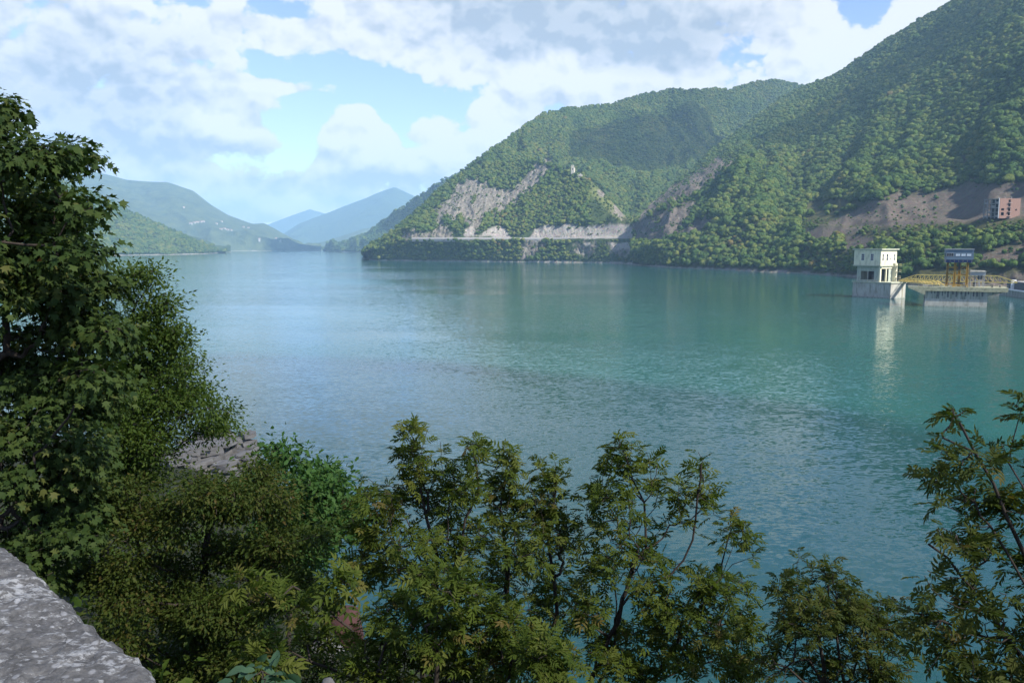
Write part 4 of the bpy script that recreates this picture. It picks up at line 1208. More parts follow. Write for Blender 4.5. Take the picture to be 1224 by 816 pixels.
# ------------------------------------------------------------------ foreground: parapet wall
def parapet_wall():
    zt = 29.44
    edge_px = [(-420, 470), (-300, 520), (-150, 575), (-60, 615), (0, 649), (42, 681), (72, 706), (103, 736), (142, 766), (166, 788), (190, 818), (206, 852), (216, 900)]
    e = np.array(edge_px, float)
    tt = np.linspace(0, len(e) - 1, 420)
    ex = np.interp(tt, np.arange(len(e)), e[:, 0]); ey = np.interp(tt, np.arange(len(e)), e[:, 1])
    k = np.ones(9) / 9
    ex[4:-4] = np.convolve(ex, k, 'valid'); ey[4:-4] = np.convolve(ey, k, 'valid')
    E = at_z(ex, ey, zt)
    base = E.mean(0)
    T_ = np.gradient(E, axis=0); T_ /= np.linalg.norm(T_, axis=1)[:, None]
    inn = np.array([-0.70, -0.71, 0.0]); out = -inn
    # section from the inner side, over the top, round the edge and down
    sec = [(-.02 + .0, -.95)] + [(0, -.9 + .9 * i / 6) for i in range(1, 6)]
    W = 0.72
    prof = [(W, -1.0), (W, -.5), (W, -.06), (W - .015, -.015)] + [(W - .03 - (W - .05) * i / 110, 0) for i in range(111)] + [(.010, -.006), (.003, -.018), (0, -.035)] + [(0, -.035 - .95 * i / 30) for i in range(1, 31)]
    pr = np.array(prof)
    P = E[:, None, :] + inn * pr[None, :, :1] + np.array([0, 0, 1.0]) * pr[None, :, 1:]
    x, y, z = P[..., 0], P[..., 1], P[..., 2]
    topm = (pr[:, 1] > -.04)[None, :] * 1.0
    h = 0.006 * fbm(x * 9, y * 9, 1.0, 3) + 0.0035 * fbm(x * 42, y * 42, 2.0, 3)
    lich = smooth(0.22, 0.5, fbm(x * 26, y * 26, 5.0, 4) + 0.5 * fbm(x * 5, y * 5, 8.0, 2))
    crumbs = smooth(0.45, 0.62, vnoise(x * 95, y * 95, z * 60))
    P[..., 2] += (h + 0.003 * lich + 0.003 * crumbs) * topm
    edge_n = 0.012 * fbm(x * 14, y * 14, z * 14 + 4.0, 4) + 0.005 * fbm(x * 60, y * 60, z * 60, 2)
    ew = smooth(0.06, 0.0, pr[:, 0])[None, :]
    P += out * (edge_n * ew)[..., None]
    nr, nc = P.shape[:2]
    idx = np.arange(nr * nc).reshape(nr, nc)
    q = np.stack([idx[:-1, :-1], idx[1:, :-1], idx[1:, 1:], idx[:-1, 1:]], -1).reshape(-1, 4)
    m, nt, b = new_mat('lichen_stone')
    b.inputs['Roughness'].default_value = 0.95; b.inputs['Specular IOR Level'].default_value = 0.1
    n1 = noise(nt, 55, 8, 0.75, 'World'); n2 = noise(nt, 95, 9, 0.72, 'World', (0.6, 1.0, 1)); n3 = noise(nt, 7, 3, 0.6, 'World')
    g = ramp(nt, [(0.3, (0.075, 0.073, 0.07)), (0.5, (0.15, 0.146, 0.14)), (0.7, (0.25, 0.243, 0.23))]); nt.links.new(n1.outputs['Fac'], g.inputs[0])
    ad = nt.nodes.new('ShaderNodeMath'); ad.operation = 'MULTIPLY_ADD'; ad.inputs[1].default_value = 0.45
    nt.links.new(n3.outputs['Fac'], ad.inputs[0]); nt.links.new(n2.outputs['Fac'], ad.inputs[2])
    lr = ramp(nt, [(0.765, (0, 0, 0)), (0.86, (1, 1, 1))]); nt.links.new(ad.outputs[0], lr.inputs[0])
    vo = nt.nodes.new('ShaderNodeTexVoronoi'); vo.inputs['Scale'].default_value = 46; ge = nt.nodes.new('ShaderNodeNewGeometry'); nt.links.new(ge.outputs['Position'], vo.inputs['Vector'])
    vr = ramp(nt, [(0.16, (1, 1, 1)), (0.26, (0, 0, 0))]); nt.links.new(vo.outputs['Distance'], vr.inputs[0])
    vm_ = mixc(nt, 1.0, vr.outputs[0], n3.outputs['Fac'], 'MULTIPLY')
    c = mixc(nt, lr.outputs[0], g.outputs[0], (0.42, 0.42, 0.41))
    c = mixc(nt, vm_, c, (0.5, 0.5, 0.5))
    nt.links.new(c, b.inputs['Base Color'])
    bump(nt, b, n1.outputs['Fac'], 0.9, 0.012)
    root = empty('parapet_wall', base, 'rough grey stone parapet top spotted with white lichen in the near corner', 'wall')
    o = link('coping', tri_mesh('coping', P.reshape(-1, 3) - base, q, [m], None, True), root)
    # stones and crumbs lying proud of the edge
    rng = np.random.default_rng(2)
    for i in range(40):
        j = int(rng.integers(165, 380)); r_ = rng.uniform(.002, .0045)
        bm = bmesh.new(); bmesh.ops.create_icosphere(bm, subdivisions=2, radius=1)
        for v in bm.verts: v.co = v.co * (1 + .25 * random.uniform(-1, 1)); v.co = Vector((v.co.x * r_ * 1.5, v.co.y * r_ * 1.2, v.co.z * r_ * .55))
        me = bpy.data.meshes.new('lichen_crust'); bm.to_mesh(me); bm.free(); me.materials.append(M['lichen'])
        c_ = link('lichen_crust', me, root)
        p = E[j] + inn * (.03 + rng.uniform(.0, .3)) - base
        q_ = p + base
        hz_ = .006 * float(fbm(q_[0] * 9, q_[1] * 9, 1.0, 3)) + .0035 * float(fbm(q_[0] * 42, q_[1] * 42, 2.0, 3))
        c_.location = (p[0], p[1], p[2] + hz_); c_.rotation_euler = (0, 0, rng.random() * 6)


M['lichen'] = mat_plain('white_lichen', (0.3, 0.3, 0.295), 0.95, 0.15, 90)
parapet_wall()


# ------------------------------------------------------------------ foreground: leaves
def tri_leaf(outline, fold=0.0, droop=0.0, petiole=0.0):
    """fan of triangles round a centre point; x along the leaf"""
    o = np.array(outline, float)
    c = np.array([o[:, 0].mean(), 0.0])
    V = np.vstack([c, o]); z = fold * np.abs(V[:, 1]) - droop * (V[:, 0] ** 2)
    V = np.column_stack([V, z]); n = len(o)
    T = [(0, 1 + i, 1 + (i + 1) % n) for i in range(n)]
    return V, np.array(T)


def pinnate(pairs, ll, lw, droop, seed):
    rng = np.random.default_rng(seed)
    Vs, Ts, b = [], [], 0

    def leaflet(ox, ang, l, w):
        nonlocal b
        pts = np.array([(0, 0), (.32, .5 * w / l), (.7, .38 * w / l), (1, 0), (.7, -.38 * w / l), (.32, -.5 * w / l)]) * l
        z = np.array([0, .1, .04, -.16, .04, .1]) * l * .8
        ca, sa = math.cos(ang), math.sin(ang)
        x = ox + pts[:, 0] * ca - pts[:, 1] * sa; y = pts[:, 0] * sa + pts[:, 1] * ca
        Vs.append(np.column_stack([x, y, z + rng.normal() * .02])); Ts.append(np.array([(0, 1, 2), (0, 2, 3), (0, 3, 4), (0, 4, 5)]) + b); b += 6
    for i in range(pairs):
        x = .28 + .58 * i / max(pairs - 1, 1)
        for s in (1, -1): leaflet(x, s * R(52 + rng.normal() * 9), ll * rng.uniform(.85, 1.1) * (0.85 + .3 * math.sin(math.pi * (i + .7) / pairs)), lw)
    leaflet(.9, rng.normal() * .1, ll, lw)
    Vs.append(np.array([(0, .008, 0), (0, -.008, 0), (.95, 0, 0)])); Ts.append(np.array([(0, 1, 2)]) + b)
    V = np.vstack(Vs); V[:, 2] -= droop * V[:, 0] ** 2
    return V, np.vstack(Ts)


def _maple(seed):
    rng = np.random.default_rng(seed)
    ang = [0, 18, 40, 62, 92, 118, 150]; rad = [1.0, .52, .86, .42, .62, .34, .3]
    pts = [(r_ * math.cos(R(a)), r_ * math.sin(R(a))) for a, r_ in zip(ang, rad)]
    o = pts + [(x, -y) for x, y in reversed(pts[1:])]
    o = [(x * .62 + .30 + rng.normal() * .015, y * .66 + rng.normal() * .015) for x, y in o]
    return tri_leaf(o, -.1 + .5 * rng.random(), .1 + .5 * rng.random())


LEAF = {
    'maple': [_maple(i) for i in range(8)],
    'ash': [pinnate(5, .36, .115, .10 + .08 * i, 20 + i) for i in range(3)] + [pinnate(4, .4, .12, .2, 25)],
    'oak': [tri_leaf([(0, 0), (.3, .22), (.45, .18), (.65, .27), (1, 0), (.65, -.27), (.45, -.18), (.3, -.22)], .3, .2)],
    'elm': [tri_leaf([(0, 0), (.4, .25), (1, 0), (.4, -.25)], .35, .15)],
    'broad': [tri_leaf([(0, 0), (.2, .22), (.5, .3), (.8, .18), (1, 0), (.8, -.18), (.5, -.3), (.2, -.22)], .2, .25)],
}
LM = {
    'maple': mat_leaf('maple_leaf', [(0, (0.025, 0.049, 0.013)), (.5, (0.043, 0.073, 0.017)), (.85, (0.07, 0.1, 0.024)), (.985, (0.11, 0.11, 0.03)), (1, (0.24, 0.1, 0.025))], .3),
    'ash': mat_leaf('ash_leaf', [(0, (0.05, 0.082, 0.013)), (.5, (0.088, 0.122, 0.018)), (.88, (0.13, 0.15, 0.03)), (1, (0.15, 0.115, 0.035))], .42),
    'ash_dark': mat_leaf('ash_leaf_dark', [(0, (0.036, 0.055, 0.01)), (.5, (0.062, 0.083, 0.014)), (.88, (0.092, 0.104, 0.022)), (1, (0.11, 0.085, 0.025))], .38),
    'oak': mat_leaf('oak_leaf', [(0, (0.035, 0.09, 0.022)), (.5, (0.055, 0.125, 0.03)), (1, (0.085, 0.15, 0.04))], .35),
    'elm': mat_leaf('elm_leaf', [(0, (0.038, 0.072, 0.013)), (.5, (0.064, 0.106, 0.018)), (1, (0.1, 0.14, 0.028))], .38),
    'hornbeam': mat_leaf('hornbeam_leaf', [(0, (0.032, 0.056, 0.011)), (.5, (0.056, 0.084, 0.016)), (.8, (0.08, 0.094, 0.02)), (1, (0.11, 0.074, 0.025))], .38),
    'broad': mat_leaf('broad_leaf', [(0, (0.045, 0.1, 0.055)), (1, (0.07, 0.13, 0.07))], .25),
}


def orient(N, D):
    """matrices with x = leaf direction, z = leaf face"""
    D = D / (np.linalg.norm(D, axis=1)[:, None] + 1e-9)
    Y = np.cross(N, D); Y /= (np.linalg.norm(Y, axis=1)[:, None] + 1e-9)
    Z = np.cross(D, Y)
    return np.stack([D, Y, Z], -1)                    # columns


def joined_leaves(name, kinds, pos, rotm, size, tint, mat, seed=0):
    rng = np.random.default_rng(seed)
    pick = rng.integers(0, len(kinds), len(pos))
    Vs, Ts, Tn, b = [], [], [], 0
    for k, (V, T) in enumerate(kinds):
        s = np.where(pick == k)[0]
        if not len(s): continue
        W = np.einsum('nij,vj->nvi', rotm[s], V) * size[s][:, None, None] + pos[s][:, None, :]
        Vs.append(W.reshape(-1, 3)); Ts.append((T[None] + (np.arange(len(s)) * len(V))[:, None, None]).reshape(-1, 3) + b)
        Tn.append(np.repeat(tint[s], len(V))); b += len(s) * len(V)
    return tri_mesh(name, np.vstack(Vs), np.vstack(Ts), [mat], {'tint': np.concatenate(Tn), 'single': np.zeros(b)})


SINGLE = {}


def single_leaf_meshes(sp, mat):
    key = (sp, mat.name)
    if key not in SINGLE:
        SINGLE[key] = [tri_mesh(sp + '_leaf', V, T, [mat], {'tint': np.zeros(len(V)), 'single': np.ones(len(V))}) for V, T in LEAF[sp]]
    return SINGLE[key]


def blob_points(blobs, n, rng, shell=0.45):
    """points in ellipsoids given as (px, py, rx, ry, distance) where the crown masses stand"""
    C, Rd = [], []
    for px, py, rx, ry, D in blobs:
        C.append(at(px, py, D)); Rd.append((rx * D / F, (rx + ry) * .5 * D / F, ry * D / F))
    C, Rd = np.array(C), np.array(Rd)
    wgt = Rd[:, 0] * Rd[:, 2] * (1 + 0.0 * Rd[:, 1]); wgt /= wgt.sum()
    k = rng.choice(len(C), n, p=wgt)
    d = rng.normal(size=(n, 3)); d /= np.linalg.norm(d, axis=1)[:, None]
    r = rng.random(n) ** shell
    return C[k] + d * r[:, None] * Rd[k], C[k]


def grow(seed_pts, seed_par, pts, bf):
    """joins points to the growing tree, each to the nearest node, weighing the path back to the root"""
    n0, n = len(seed_pts), len(pts)
    P = np.vstack([seed_pts, pts]); par = np.full(n0 + n, -1); par[:n0] = seed_par
    plen = np.zeros(n0 + n)
    for i in range(n0):
        if par[i] >= 0: plen[i] = plen[par[i]] + np.linalg.norm(P[i] - P[par[i]])
    best = np.full(n, 1e9); bi = np.zeros(n, int)
    for i in range(n0):
        c = np.linalg.norm(pts - P[i], axis=1) + bf * plen[i]
        m = c < best; best[m] = c[m]; bi[m] = i
    alive = np.ones(n, bool)
    order = list(range(n0))
    for _ in range(n):
        j = int(np.argmin(np.where(alive, best, 1e9)))
        alive[j] = False; k = n0 + j
        par[k] = bi[j]; plen[k] = plen[bi[j]] + np.linalg.norm(P[k] - P[bi[j]]); order.append(k)
        c = np.linalg.norm(pts - P[k], axis=1) + bf * plen[k]
        m = c < best; best[m] = c[m]; bi[m] = k
    return P, par, order


def tubes(edges, P, Rd, par, rng, sides=5):
    """tapered, slightly bent tubes for a list of child nodes"""
    Vs, Ts, b = [], [], 0
    th = np.arange(sides) / sides * 2 * math.pi
    for k in edges:
        a, c = P[par[k]], P[k]; ra, rc = Rd[par[k]], Rd[k]
        ra = min(ra, rc * 1.8)
        L_ = np.linalg.norm(c - a)
        if L_ < 1e-4: continue
        d = (c - a) / L_
        u = np.cross(d, (0.31, 0.2, 0.93)); u /= np.linalg.norm(u); v = np.cross(d, u)
        off = (u * rng.normal() + v * rng.normal()) * L_ * .06 + np.array([0, 0, -0.04 * L_])
        ring = []
        for t in (0, .5, 1):
            c0 = a + (c - a) * t + (off if t == .5 else 0); r_ = ra + (rc - ra) * t
            ring.append(c0 + r_ * (np.cos(th)[:, None] * u + np.sin(th)[:, None] * v))
        Vs.append(np.vstack(ring))
        for q in range(2):
            for i in range(sides):
                j = (i + 1) % sides; o = b + q * sides
                Ts += [(o + i, o + j, o + sides + i), (o + j, o + sides + j, o + sides + i)]
        b += 3 * sides
    return (np.vstack(Vs), np.array(Ts)) if Vs else (None, None)


UPV = np.array([0, 0, 1.0])


def plant(name, label, cat, stems, blobs, n_tips, leaf, leafmat, per_tip, size, singles, bark, group=None, bf=0.35, r_tip=.004, r_max=.12, spread=.16, seed=1, shell=.45, lean=(0, 0, 0), tint=(0.0, 1.0), shoots=()):
    """a tree or bush: trunk from the ground, limbs as branches, single leaves where they show largest, the rest as foliage"""
    rng = np.random.default_rng(seed)
    sp, spar, starts = [], [], []
    for st in stems:                                  # every stem: list of points from the ground up
        for i, p in enumerate(st):
            spar.append(len(sp) - 1 if i else -1); sp.append(np.array(p, float))
    sp = np.array(sp)
    base = sp[0]
    pts, cen = blob_points(blobs, n_tips, rng, shell)
    nsh = 0
    for sx, sy, sl, sd in shoots:                     # upright shoots that carry leaves all along
        m_ = max(3, int(sl / 11)); lx = rng.normal() * .12
        q = np.array([at(sx - lx * sl * i / m_ + rng.normal() * 1.2, sy + sl * i / m_, sd) for i in range(m_ + 1)])
        pts = np.vstack([pts, q]); cen = np.vstack([cen, q]); nsh += len(q)
    P, par, order = grow(sp, np.array(spar), pts, bf)
    n = len(P); nch = np.zeros(n, int); w = np.zeros(n)
    for k in range(n):
        if par[k] >= 0: nch[par[k]] += 1
    for k in reversed(order):
        if nch[k] == 0: w[k] = 1
        if par[k] >= 0: w[par[k]] += w[k]
    # stems may be out of order with respect to parents: propagate along seeds
    Rd = np.minimum(r_tip * np.sqrt(np.maximum(w, 1)) * 1.15, r_max)
    for i in range(len(sp)): Rd[i] = min(max(Rd[i], r_max * .35), r_max)
    root = empty(name, base, label, cat, group)
    # trunk = seeded nodes, limbs = subtrees hanging on them
    lim = np.full(n, -1)
    for k in order:
        if k >= len(sp): lim[k] = k if par[k] < len(sp) else lim[par[k]]
    trunk_edges = [k for k in range(len(sp)) if par[k] >= 0]
    sizes = {l: int((lim == l).sum()) for l in set(lim.tolist()) if l >= 0}
    keep = sorted(sizes, key=lambda l: -sizes[l])[:14]
    small = [k for k in range(len(sp), n) if lim[k] not in keep]
    V, T = tubes(trunk_edges, P, Rd, par, rng, 8)
    link('trunk', tri_mesh('trunk', V - base, T, [bark], None, True), root)
    if small:
        V, T = tubes(small, P, Rd, par, rng, 4)
        o = link('twigs', tri_mesh('twigs', V - base, T, [bark], None, True), root); o['kind'] = 'stuff'
    for l in keep:
        V, T = tubes([k for k in range(len(sp), n) if lim[k] == l], P, Rd, par, rng, 5)
        if V is not None: link('branch', tri_mesh('branch', V - base, T, [bark], None, True), root)
    # leaves
    tips = np.arange(len(sp), n)
    tips = tips[(w[tips] <= 3) | (tips >= n - nsh)]
    ax = P[tips] - P[par[tips]]; ax /= np.linalg.norm(ax, axis=1)[:, None] + 1e-9
    m = len(tips)
    k = rng.poisson(per_tip, m).clip(2)
    ti = np.repeat(np.arange(m), k); N = len(ti)
    A = ax[ti]
    if leaf == 'ash':
        A = A * .55 + UPV * .6 + np.array(lean); A /= np.linalg.norm(A, axis=1)[:, None]
        rad = rng.normal(size=(N, 3)); rad -= (rad * A).sum(1)[:, None] * A; rad /= np.linalg.norm(rad, axis=1)[:, None]
        D = rad * 1.0 + A * rng.uniform(-.15, .9, (N, 1)) + UPV * .05
        pos = P[tips][ti] - A * (rng.random((N, 1)) ** 1.5 * spread) + rad * .004
        Nn = UPV * .6 + A * .5 + rng.normal(size=(N, 3)) * .45
        D /= np.linalg.norm(D, axis=1)[:, None]
    elif leaf == 'maple':
        o_ = rng.normal(size=(N, 3)) * np.array([1, 1, .45])
        pos = P[tips][ti] + o_ * spread * .55
        out = P[tips][ti] - cen[tips - len(sp)][ti]; out /= np.linalg.norm(out, axis=1)[:, None] + 1e-9
        D = o_ / (np.linalg.norm(o_, axis=1)[:, None] + 1e-9) * .7 + out * .5 - UPV * .45 + rng.normal(size=(N, 3)) * .25
        Nn = UPV * .8 + out * .6 + rng.normal(size=(N, 3)) * .35
    else:
        o_ = rng.normal(size=(N, 3)) * np.array([1, 1, .6])
        pos = P[tips][ti] + o_ * spread * .6 - A * rng.random((N, 1)) * spread
        D = o_ * .6 + A * .6 - UPV * .25 + rng.normal(size=(N, 3)) * .5
        Nn = UPV * .9 + rng.normal(size=(N, 3)) * .55
    rot = orient(Nn, D)
    sz = size * rng.uniform(.55, 1.2, N)
    tn = np.clip(rng.uniform(tint[0], tint[1], m)[ti] * .65 + rng.random(N) * .35, 0, 1)
    px, py = project(pos)
    show = np.where((px > -15) & (px < 1239) & (py > 60) & (py < 830), sz / np.maximum(pos[:, 1], .5), 0)
    idx = np.argsort(-show)
    one = idx[:singles]; one = one[show[one] > 0]
    rest = np.setdiff1d(np.arange(N), one)
    mat = LM[leafmat]
    if len(one):
        mes = single_leaf_meshes(leaf, mat)
        for i in one:
            o = bpy.data.objects.new('leaf', mes[int(i) % len(mes)])
            COL.objects.link(o); o.parent = root
            o.matrix_local = Matrix.Translation(Vector(pos[i] - base)) @ Matrix(rot[i].tolist()).to_4x4() @ Matrix.Scale(float(sz[i]), 4)
    if len(rest):
        o = link('foliage', joined_leaves('foliage', LEAF[leaf], pos[rest] - base, rot[rest], sz[rest], tn[rest], mat, seed), root)
        o['kind'] = 'stuff'
    return root


def gz(x, y): return float(near_ground(np.array([x]), np.array([y]))[0])


def stem(px0, D0, pts):
    """a stem rooted on the slope at column px0 and distance D0, then through (px, py, D)"""
    b = at(px0, 700, D0); b[2] = gz(b[0], b[1]) - .2
    return [b] + [at(*p) for p in pts]


def bl(lst, D, j=0.0):
    r = random.Random(len(lst))
    return [(a, b, c, d, D + j * r.uniform(-1, 1)) for a, b, c, d in lst]


def clumps(lst, D, n, rmin, rmax, jit, seed):
    """many small uneven leaf masses spread through the outline given by the large ones"""
    rng = np.random.default_rng(seed); out = []
    w = np.array([a[2] * a[3] for a in lst], float); w /= w.sum()
    for i in rng.choice(len(lst), n, p=w):
        x, y, rx, ry = lst[i]; t = rng.random() * 6.283; q = rng.random() ** .5 * 1.02; r_ = rng.uniform(rmin, rmax)
        out.append((x + rx * q * math.cos(t), y + ry * q * math.sin(t), r_ * rng.uniform(.9, 1.6), r_ * rng.uniform(.45, .8), D + jit * rng.uniform(-1, 1)))
    return out


# big maple on the left
plant('maple_tree', 'tall dark maple filling the left edge with star shaped leaves', 'tree',
      [stem(-30, 9.6, [(-28, 640, 9.6), (-26, 520, 9.5), (-30, 400, 9.5), (-28, 290, 9.5), (-24, 190, 9.4)])],
      bl([(0, 135, 22, 30), (-50, 180, 70, 70), (30, 195, 55, 26), (88, 190, 26, 15), (64, 185, 30, 12), (60, 250, 52, 30), (100, 245, 16, 14), (20, 300, 90, 55), (75, 300, 40, 22), (70, 345, 72, 36), (115, 340, 26, 16),
          (90, 392, 66, 34), (130, 400, 26, 18), (40, 440, 90, 50), (90, 470, 60, 40), (120, 450, 30, 20), (40, 540, 90, 60), (70, 600, 70, 40), (60, 630, 70, 40), (95, 640, 34, 16), (20, 685, 50, 30), (90, 690, 14, 14),
          (-80, 300, 90, 120), (-90, 480, 90, 130)], 9.2, .9), 2000, 'maple', 'maple', 23, .115, 300, M['bark'], r_max=.2, spread=.21, seed=3, shell=.4)

# fine leaved tree behind the maple
plant('elm_tree', 'airy small leaved tree reaching out over the lake beside the big maple', 'tree',
      [stem(120, 14, [(130, 600, 14), (140, 520, 13.8), (150, 440, 13.6), (158, 380, 13.5)])],
      bl([(165, 325, 26, 10), (150, 345, 30, 22), (195, 362, 30, 14), (175, 395, 44, 26), (205, 400, 24, 12), (180, 430, 50, 34), (228, 436, 22, 12), (235, 468, 26, 16), (262, 490, 20, 10), (200, 480, 50, 26),
          (250, 512, 34, 10), (170, 520, 60, 40), (140, 470, 46, 60), (150, 565, 60, 30), (270, 505, 14, 8), (120, 580, 40, 40)], 13.5, 1.0), 1000, 'elm', 'elm', 58, .078, 0, M['bark'], r_max=.11, spread=.27, seed=4)

# brownish hornbeam
plant('hornbeam_tree', 'dense olive and brown tinged hornbeam below the airy tree, left of the ash trees', 'tree',
      [stem(230, 11, [(232, 780, 10.8), (235, 720, 10.7), (245, 660, 10.6), (255, 620, 10.6)]), ],
      clumps([(160, 600, 50, 36), (225, 590, 50, 30), (290, 590, 60, 26), (340, 630, 50, 34), (372, 660, 24, 24), (250, 680, 110, 60), (150, 690, 60, 60), (180, 745, 90, 60), (300, 750, 100, 60), (220, 800, 120, 50), (340, 800, 60, 40)], 10.4, 85, 13, 28, 1.0, 77),
      1150, 'elm', 'hornbeam', 100, .066, 0, M['bark'], r_max=.11, spread=.24, seed=5)

# green oak between hornbeam and ash
plant('oak_tree', 'fresh green small oak standing behind the brown hornbeam by the water', 'tree',
      [stem(345, 17, [(350, 690, 17), (352, 640, 17), (356, 590, 17)])],
      clumps([(312, 545, 18, 14), (322, 565, 30, 14), (366, 556, 38, 16), (400, 570, 18, 14), (350, 590, 40, 20), (396, 598, 28, 18), (388, 630, 28, 24), (410, 612, 12, 14), (380, 668, 30, 20), (286, 580, 18, 12), (350, 640, 40, 30)], 16.5, 48, 8, 17, 1.0, 78),
      420, 'oak', 'oak', 34, .14, 0, M['bark'], r_max=.13, spread=.34, seed=6)

# the three ash trees in the middle
plant('ash_tree', 'left ash tree of the middle clump with upright leafy shoots over the water', 'tree',
      [stem(500, 9, [(505, 780, 8.9), (520, 700, 8.9), (510, 620, 8.9), (498, 545, 8.9)]), stem(505, 9, [(520, 770, 8.8), (540, 690, 8.8), (556, 620, 8.8), (568, 545, 8.8)])],
      bl([(496, 516, 14, 12), (494, 545, 26, 16), (520, 560, 26, 16), (505, 590, 44, 24), (566, 540, 16, 14), (562, 570, 26, 22), (450, 585, 26, 14), (445, 620, 34, 22), (535, 620, 40, 26), (480, 640, 50, 28), (555, 650, 50, 30), (440, 672, 34, 22), (510, 690, 60, 30)], 8.8, .5),
      280, 'ash', 'ash', 4.6, .17, 300, M['bark'], 'ash trees of the middle clump', r_max=.04, spread=.17, seed=7, r_tip=.0028, bf=.45,
      shoots=[(494, 503, 75, 8.8), (510, 512, 60, 8.7), (528, 528, 50, 8.8), (566, 520, 80, 8.8), (576, 540, 50, 8.9), (545, 560, 60, 8.6), (440, 572, 60, 8.9), (462, 580, 40, 8.7), (425, 610, 50, 8.9), (480, 560, 60, 8.8)])
plant('ash_tree', 'right ash tree of the middle clump with browned shoot tips over the water', 'tree',
      [stem(615, 9.4, [(612, 790, 9.3), (606, 720, 9.3), (602, 640, 9.2), (606, 565, 9.2)]), stem(640, 9.4, [(655, 770, 9.3), (662, 690, 9.2), (662, 600, 9.2), (664, 570, 9.2)])],
      bl([(606, 550, 14, 16), (604, 580, 24, 16), (648, 566, 18, 14), (664, 570, 12, 20), (610, 610, 40, 20), (655, 605, 26, 22), (630, 650, 50, 30), (670, 650, 20, 40), (600, 690, 50, 32), (660, 710, 34, 40), (640, 760, 50, 40)], 9.2, .5),
      280, 'ash', 'ash', 4.6, .17, 300, M['bark'], 'ash trees of the middle clump', r_max=.04, spread=.17, seed=8, r_tip=.0028, bf=.45, tint=(.2, 1.1),
      shoots=[(604, 528, 70, 9.2), (612, 545, 50, 9.1), (590, 560, 50, 9.3), (645, 545, 60, 9.2), (664, 552, 80, 9.2), (634, 570, 50, 9.0), (676, 590, 60, 9.3)])
plant('ash_bush', 'low leafy young ash thicket at the bottom middle, in front of the ash clump', 'bush',
      [stem(520, 6.6, [(520, 830, 6.6), (522, 780, 6.6)]), stem(590, 6.6, [(590, 830, 6.7), (596, 760, 6.7)]), stem(450, 6.8, [(455, 830, 6.7), (460, 770, 6.7)]), stem(650, 6.8, [(654, 830, 6.8), (655, 790, 6.8)])],
      bl([(470, 720, 40, 24), (520, 745, 50, 30), (580, 740, 50, 34), (540, 700, 60, 24), (450, 770, 40, 30), (520, 790, 60, 34), (600, 790, 60, 36), (650, 780, 36, 36), (440, 810, 50, 24), (670, 800, 30, 30)], 6.7, .5),
      400, 'ash', 'ash', 4.8, .16, 300, M['bark'], r_max=.03, spread=.18, seed=9, r_tip=.0025, bf=.4, tint=(0, .75))

# open ash with its dark forked trunk
plant('ash_tree', 'open ash tree with dark forking trunk standing alone right of the clump', 'tree',
      [stem(690, 9.2, [(706, 812, 9.1), (728, 760, 9.0), (744, 715, 9.0), (752, 690, 9.0), (772, 655, 9.0), (770, 600, 9.0), (748, 545, 9.0)]), stem(700, 9.2, [(716, 815, 9.1), (735, 740, 9.0), (752, 712, 8.9), (800, 688, 8.9), (828, 645, 8.9), (834, 590, 8.9), (838, 555, 8.9)]),
       stem(740, 9.4, [(780, 815, 9.3), (806, 770, 9.2), (830, 735, 9.2), (862, 690, 9.2)])],
      bl([(746, 534, 20, 10), (738, 555, 30, 14), (778, 548, 16, 10), (716, 585, 24, 18), (740, 595, 34, 16), (785, 575, 16, 14), (836, 556, 12, 10), (830, 585, 26, 12), (846, 600, 18, 12), (870, 640, 20, 10), (884, 630, 10, 14),
          (725, 630, 34, 24), (768, 640, 34, 22), (815, 620, 24, 12), (790, 672, 40, 18), (848, 688, 22, 14), (715, 680, 30, 26), (758, 690, 24, 14), (730, 765, 36, 30), (800, 745, 36, 20), (850, 735, 30, 20), (880, 755, 30, 16), (826, 790, 50, 22), (770, 800, 40, 18), (875, 795, 30, 20), (700, 720, 30, 40), (750, 660, 40, 30), (850, 760, 50, 30), (890, 790, 30, 24), (720, 790, 40, 24), (790, 715, 36, 24), (850, 705, 36, 24), (880, 700, 24, 24), (780, 770, 50, 30), (890, 745, 24, 24)], 9.0, .5),
      500, 'ash', 'ash', 4.6, .175, 300, M['bark'], r_max=.034, spread=.18, seed=10, r_tip=.0028, bf=.42,
      shoots=[(742, 520, 60, 9), (756, 528, 40, 9), (728, 540, 50, 9), (774, 540, 50, 9), (836, 540, 60, 8.9), (848, 575, 40, 9), (812, 570, 40, 8.9), (705, 570, 50, 9.1), (890, 625, 40, 9), (872, 618, 30, 9)])

# two darker ones on the right
plant('ash_tree', 'short dark ash with thin shoots at the bottom right of the middle', 'tree',
      [stem(990, 8, [(985, 820, 7.9), (980, 770, 7.9), (975, 720, 7.9)]), stem(1000, 8, [(1010, 820, 7.9), (1000, 760, 7.9), (990, 700, 7.9)]), stem(1030, 8, [(1040, 815, 7.9), (1036, 760, 7.9)])],
      bl([(956, 668, 14, 8), (944, 700, 20, 14), (995, 682, 22, 10), (965, 720, 36, 18), (1010, 705, 20, 14), (950, 745, 34, 20), (1000, 745, 44, 26), (1040, 735, 30, 24), (930, 775, 24, 20), (980, 790, 60, 26), (1050, 785, 40, 30), (920, 800, 36, 20), (1070, 750, 30, 40), (1000, 720, 50, 24), (1040, 800, 60, 24)], 7.9, .4),
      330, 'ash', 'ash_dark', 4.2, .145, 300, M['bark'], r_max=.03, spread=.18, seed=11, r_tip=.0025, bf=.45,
      shoots=[(954, 660, 60, 7.9), (968, 672, 40, 7.9), (992, 672, 60, 7.9), (1014, 690, 50, 7.8), (932, 690, 50, 8), (1052, 715, 50, 7.9)])
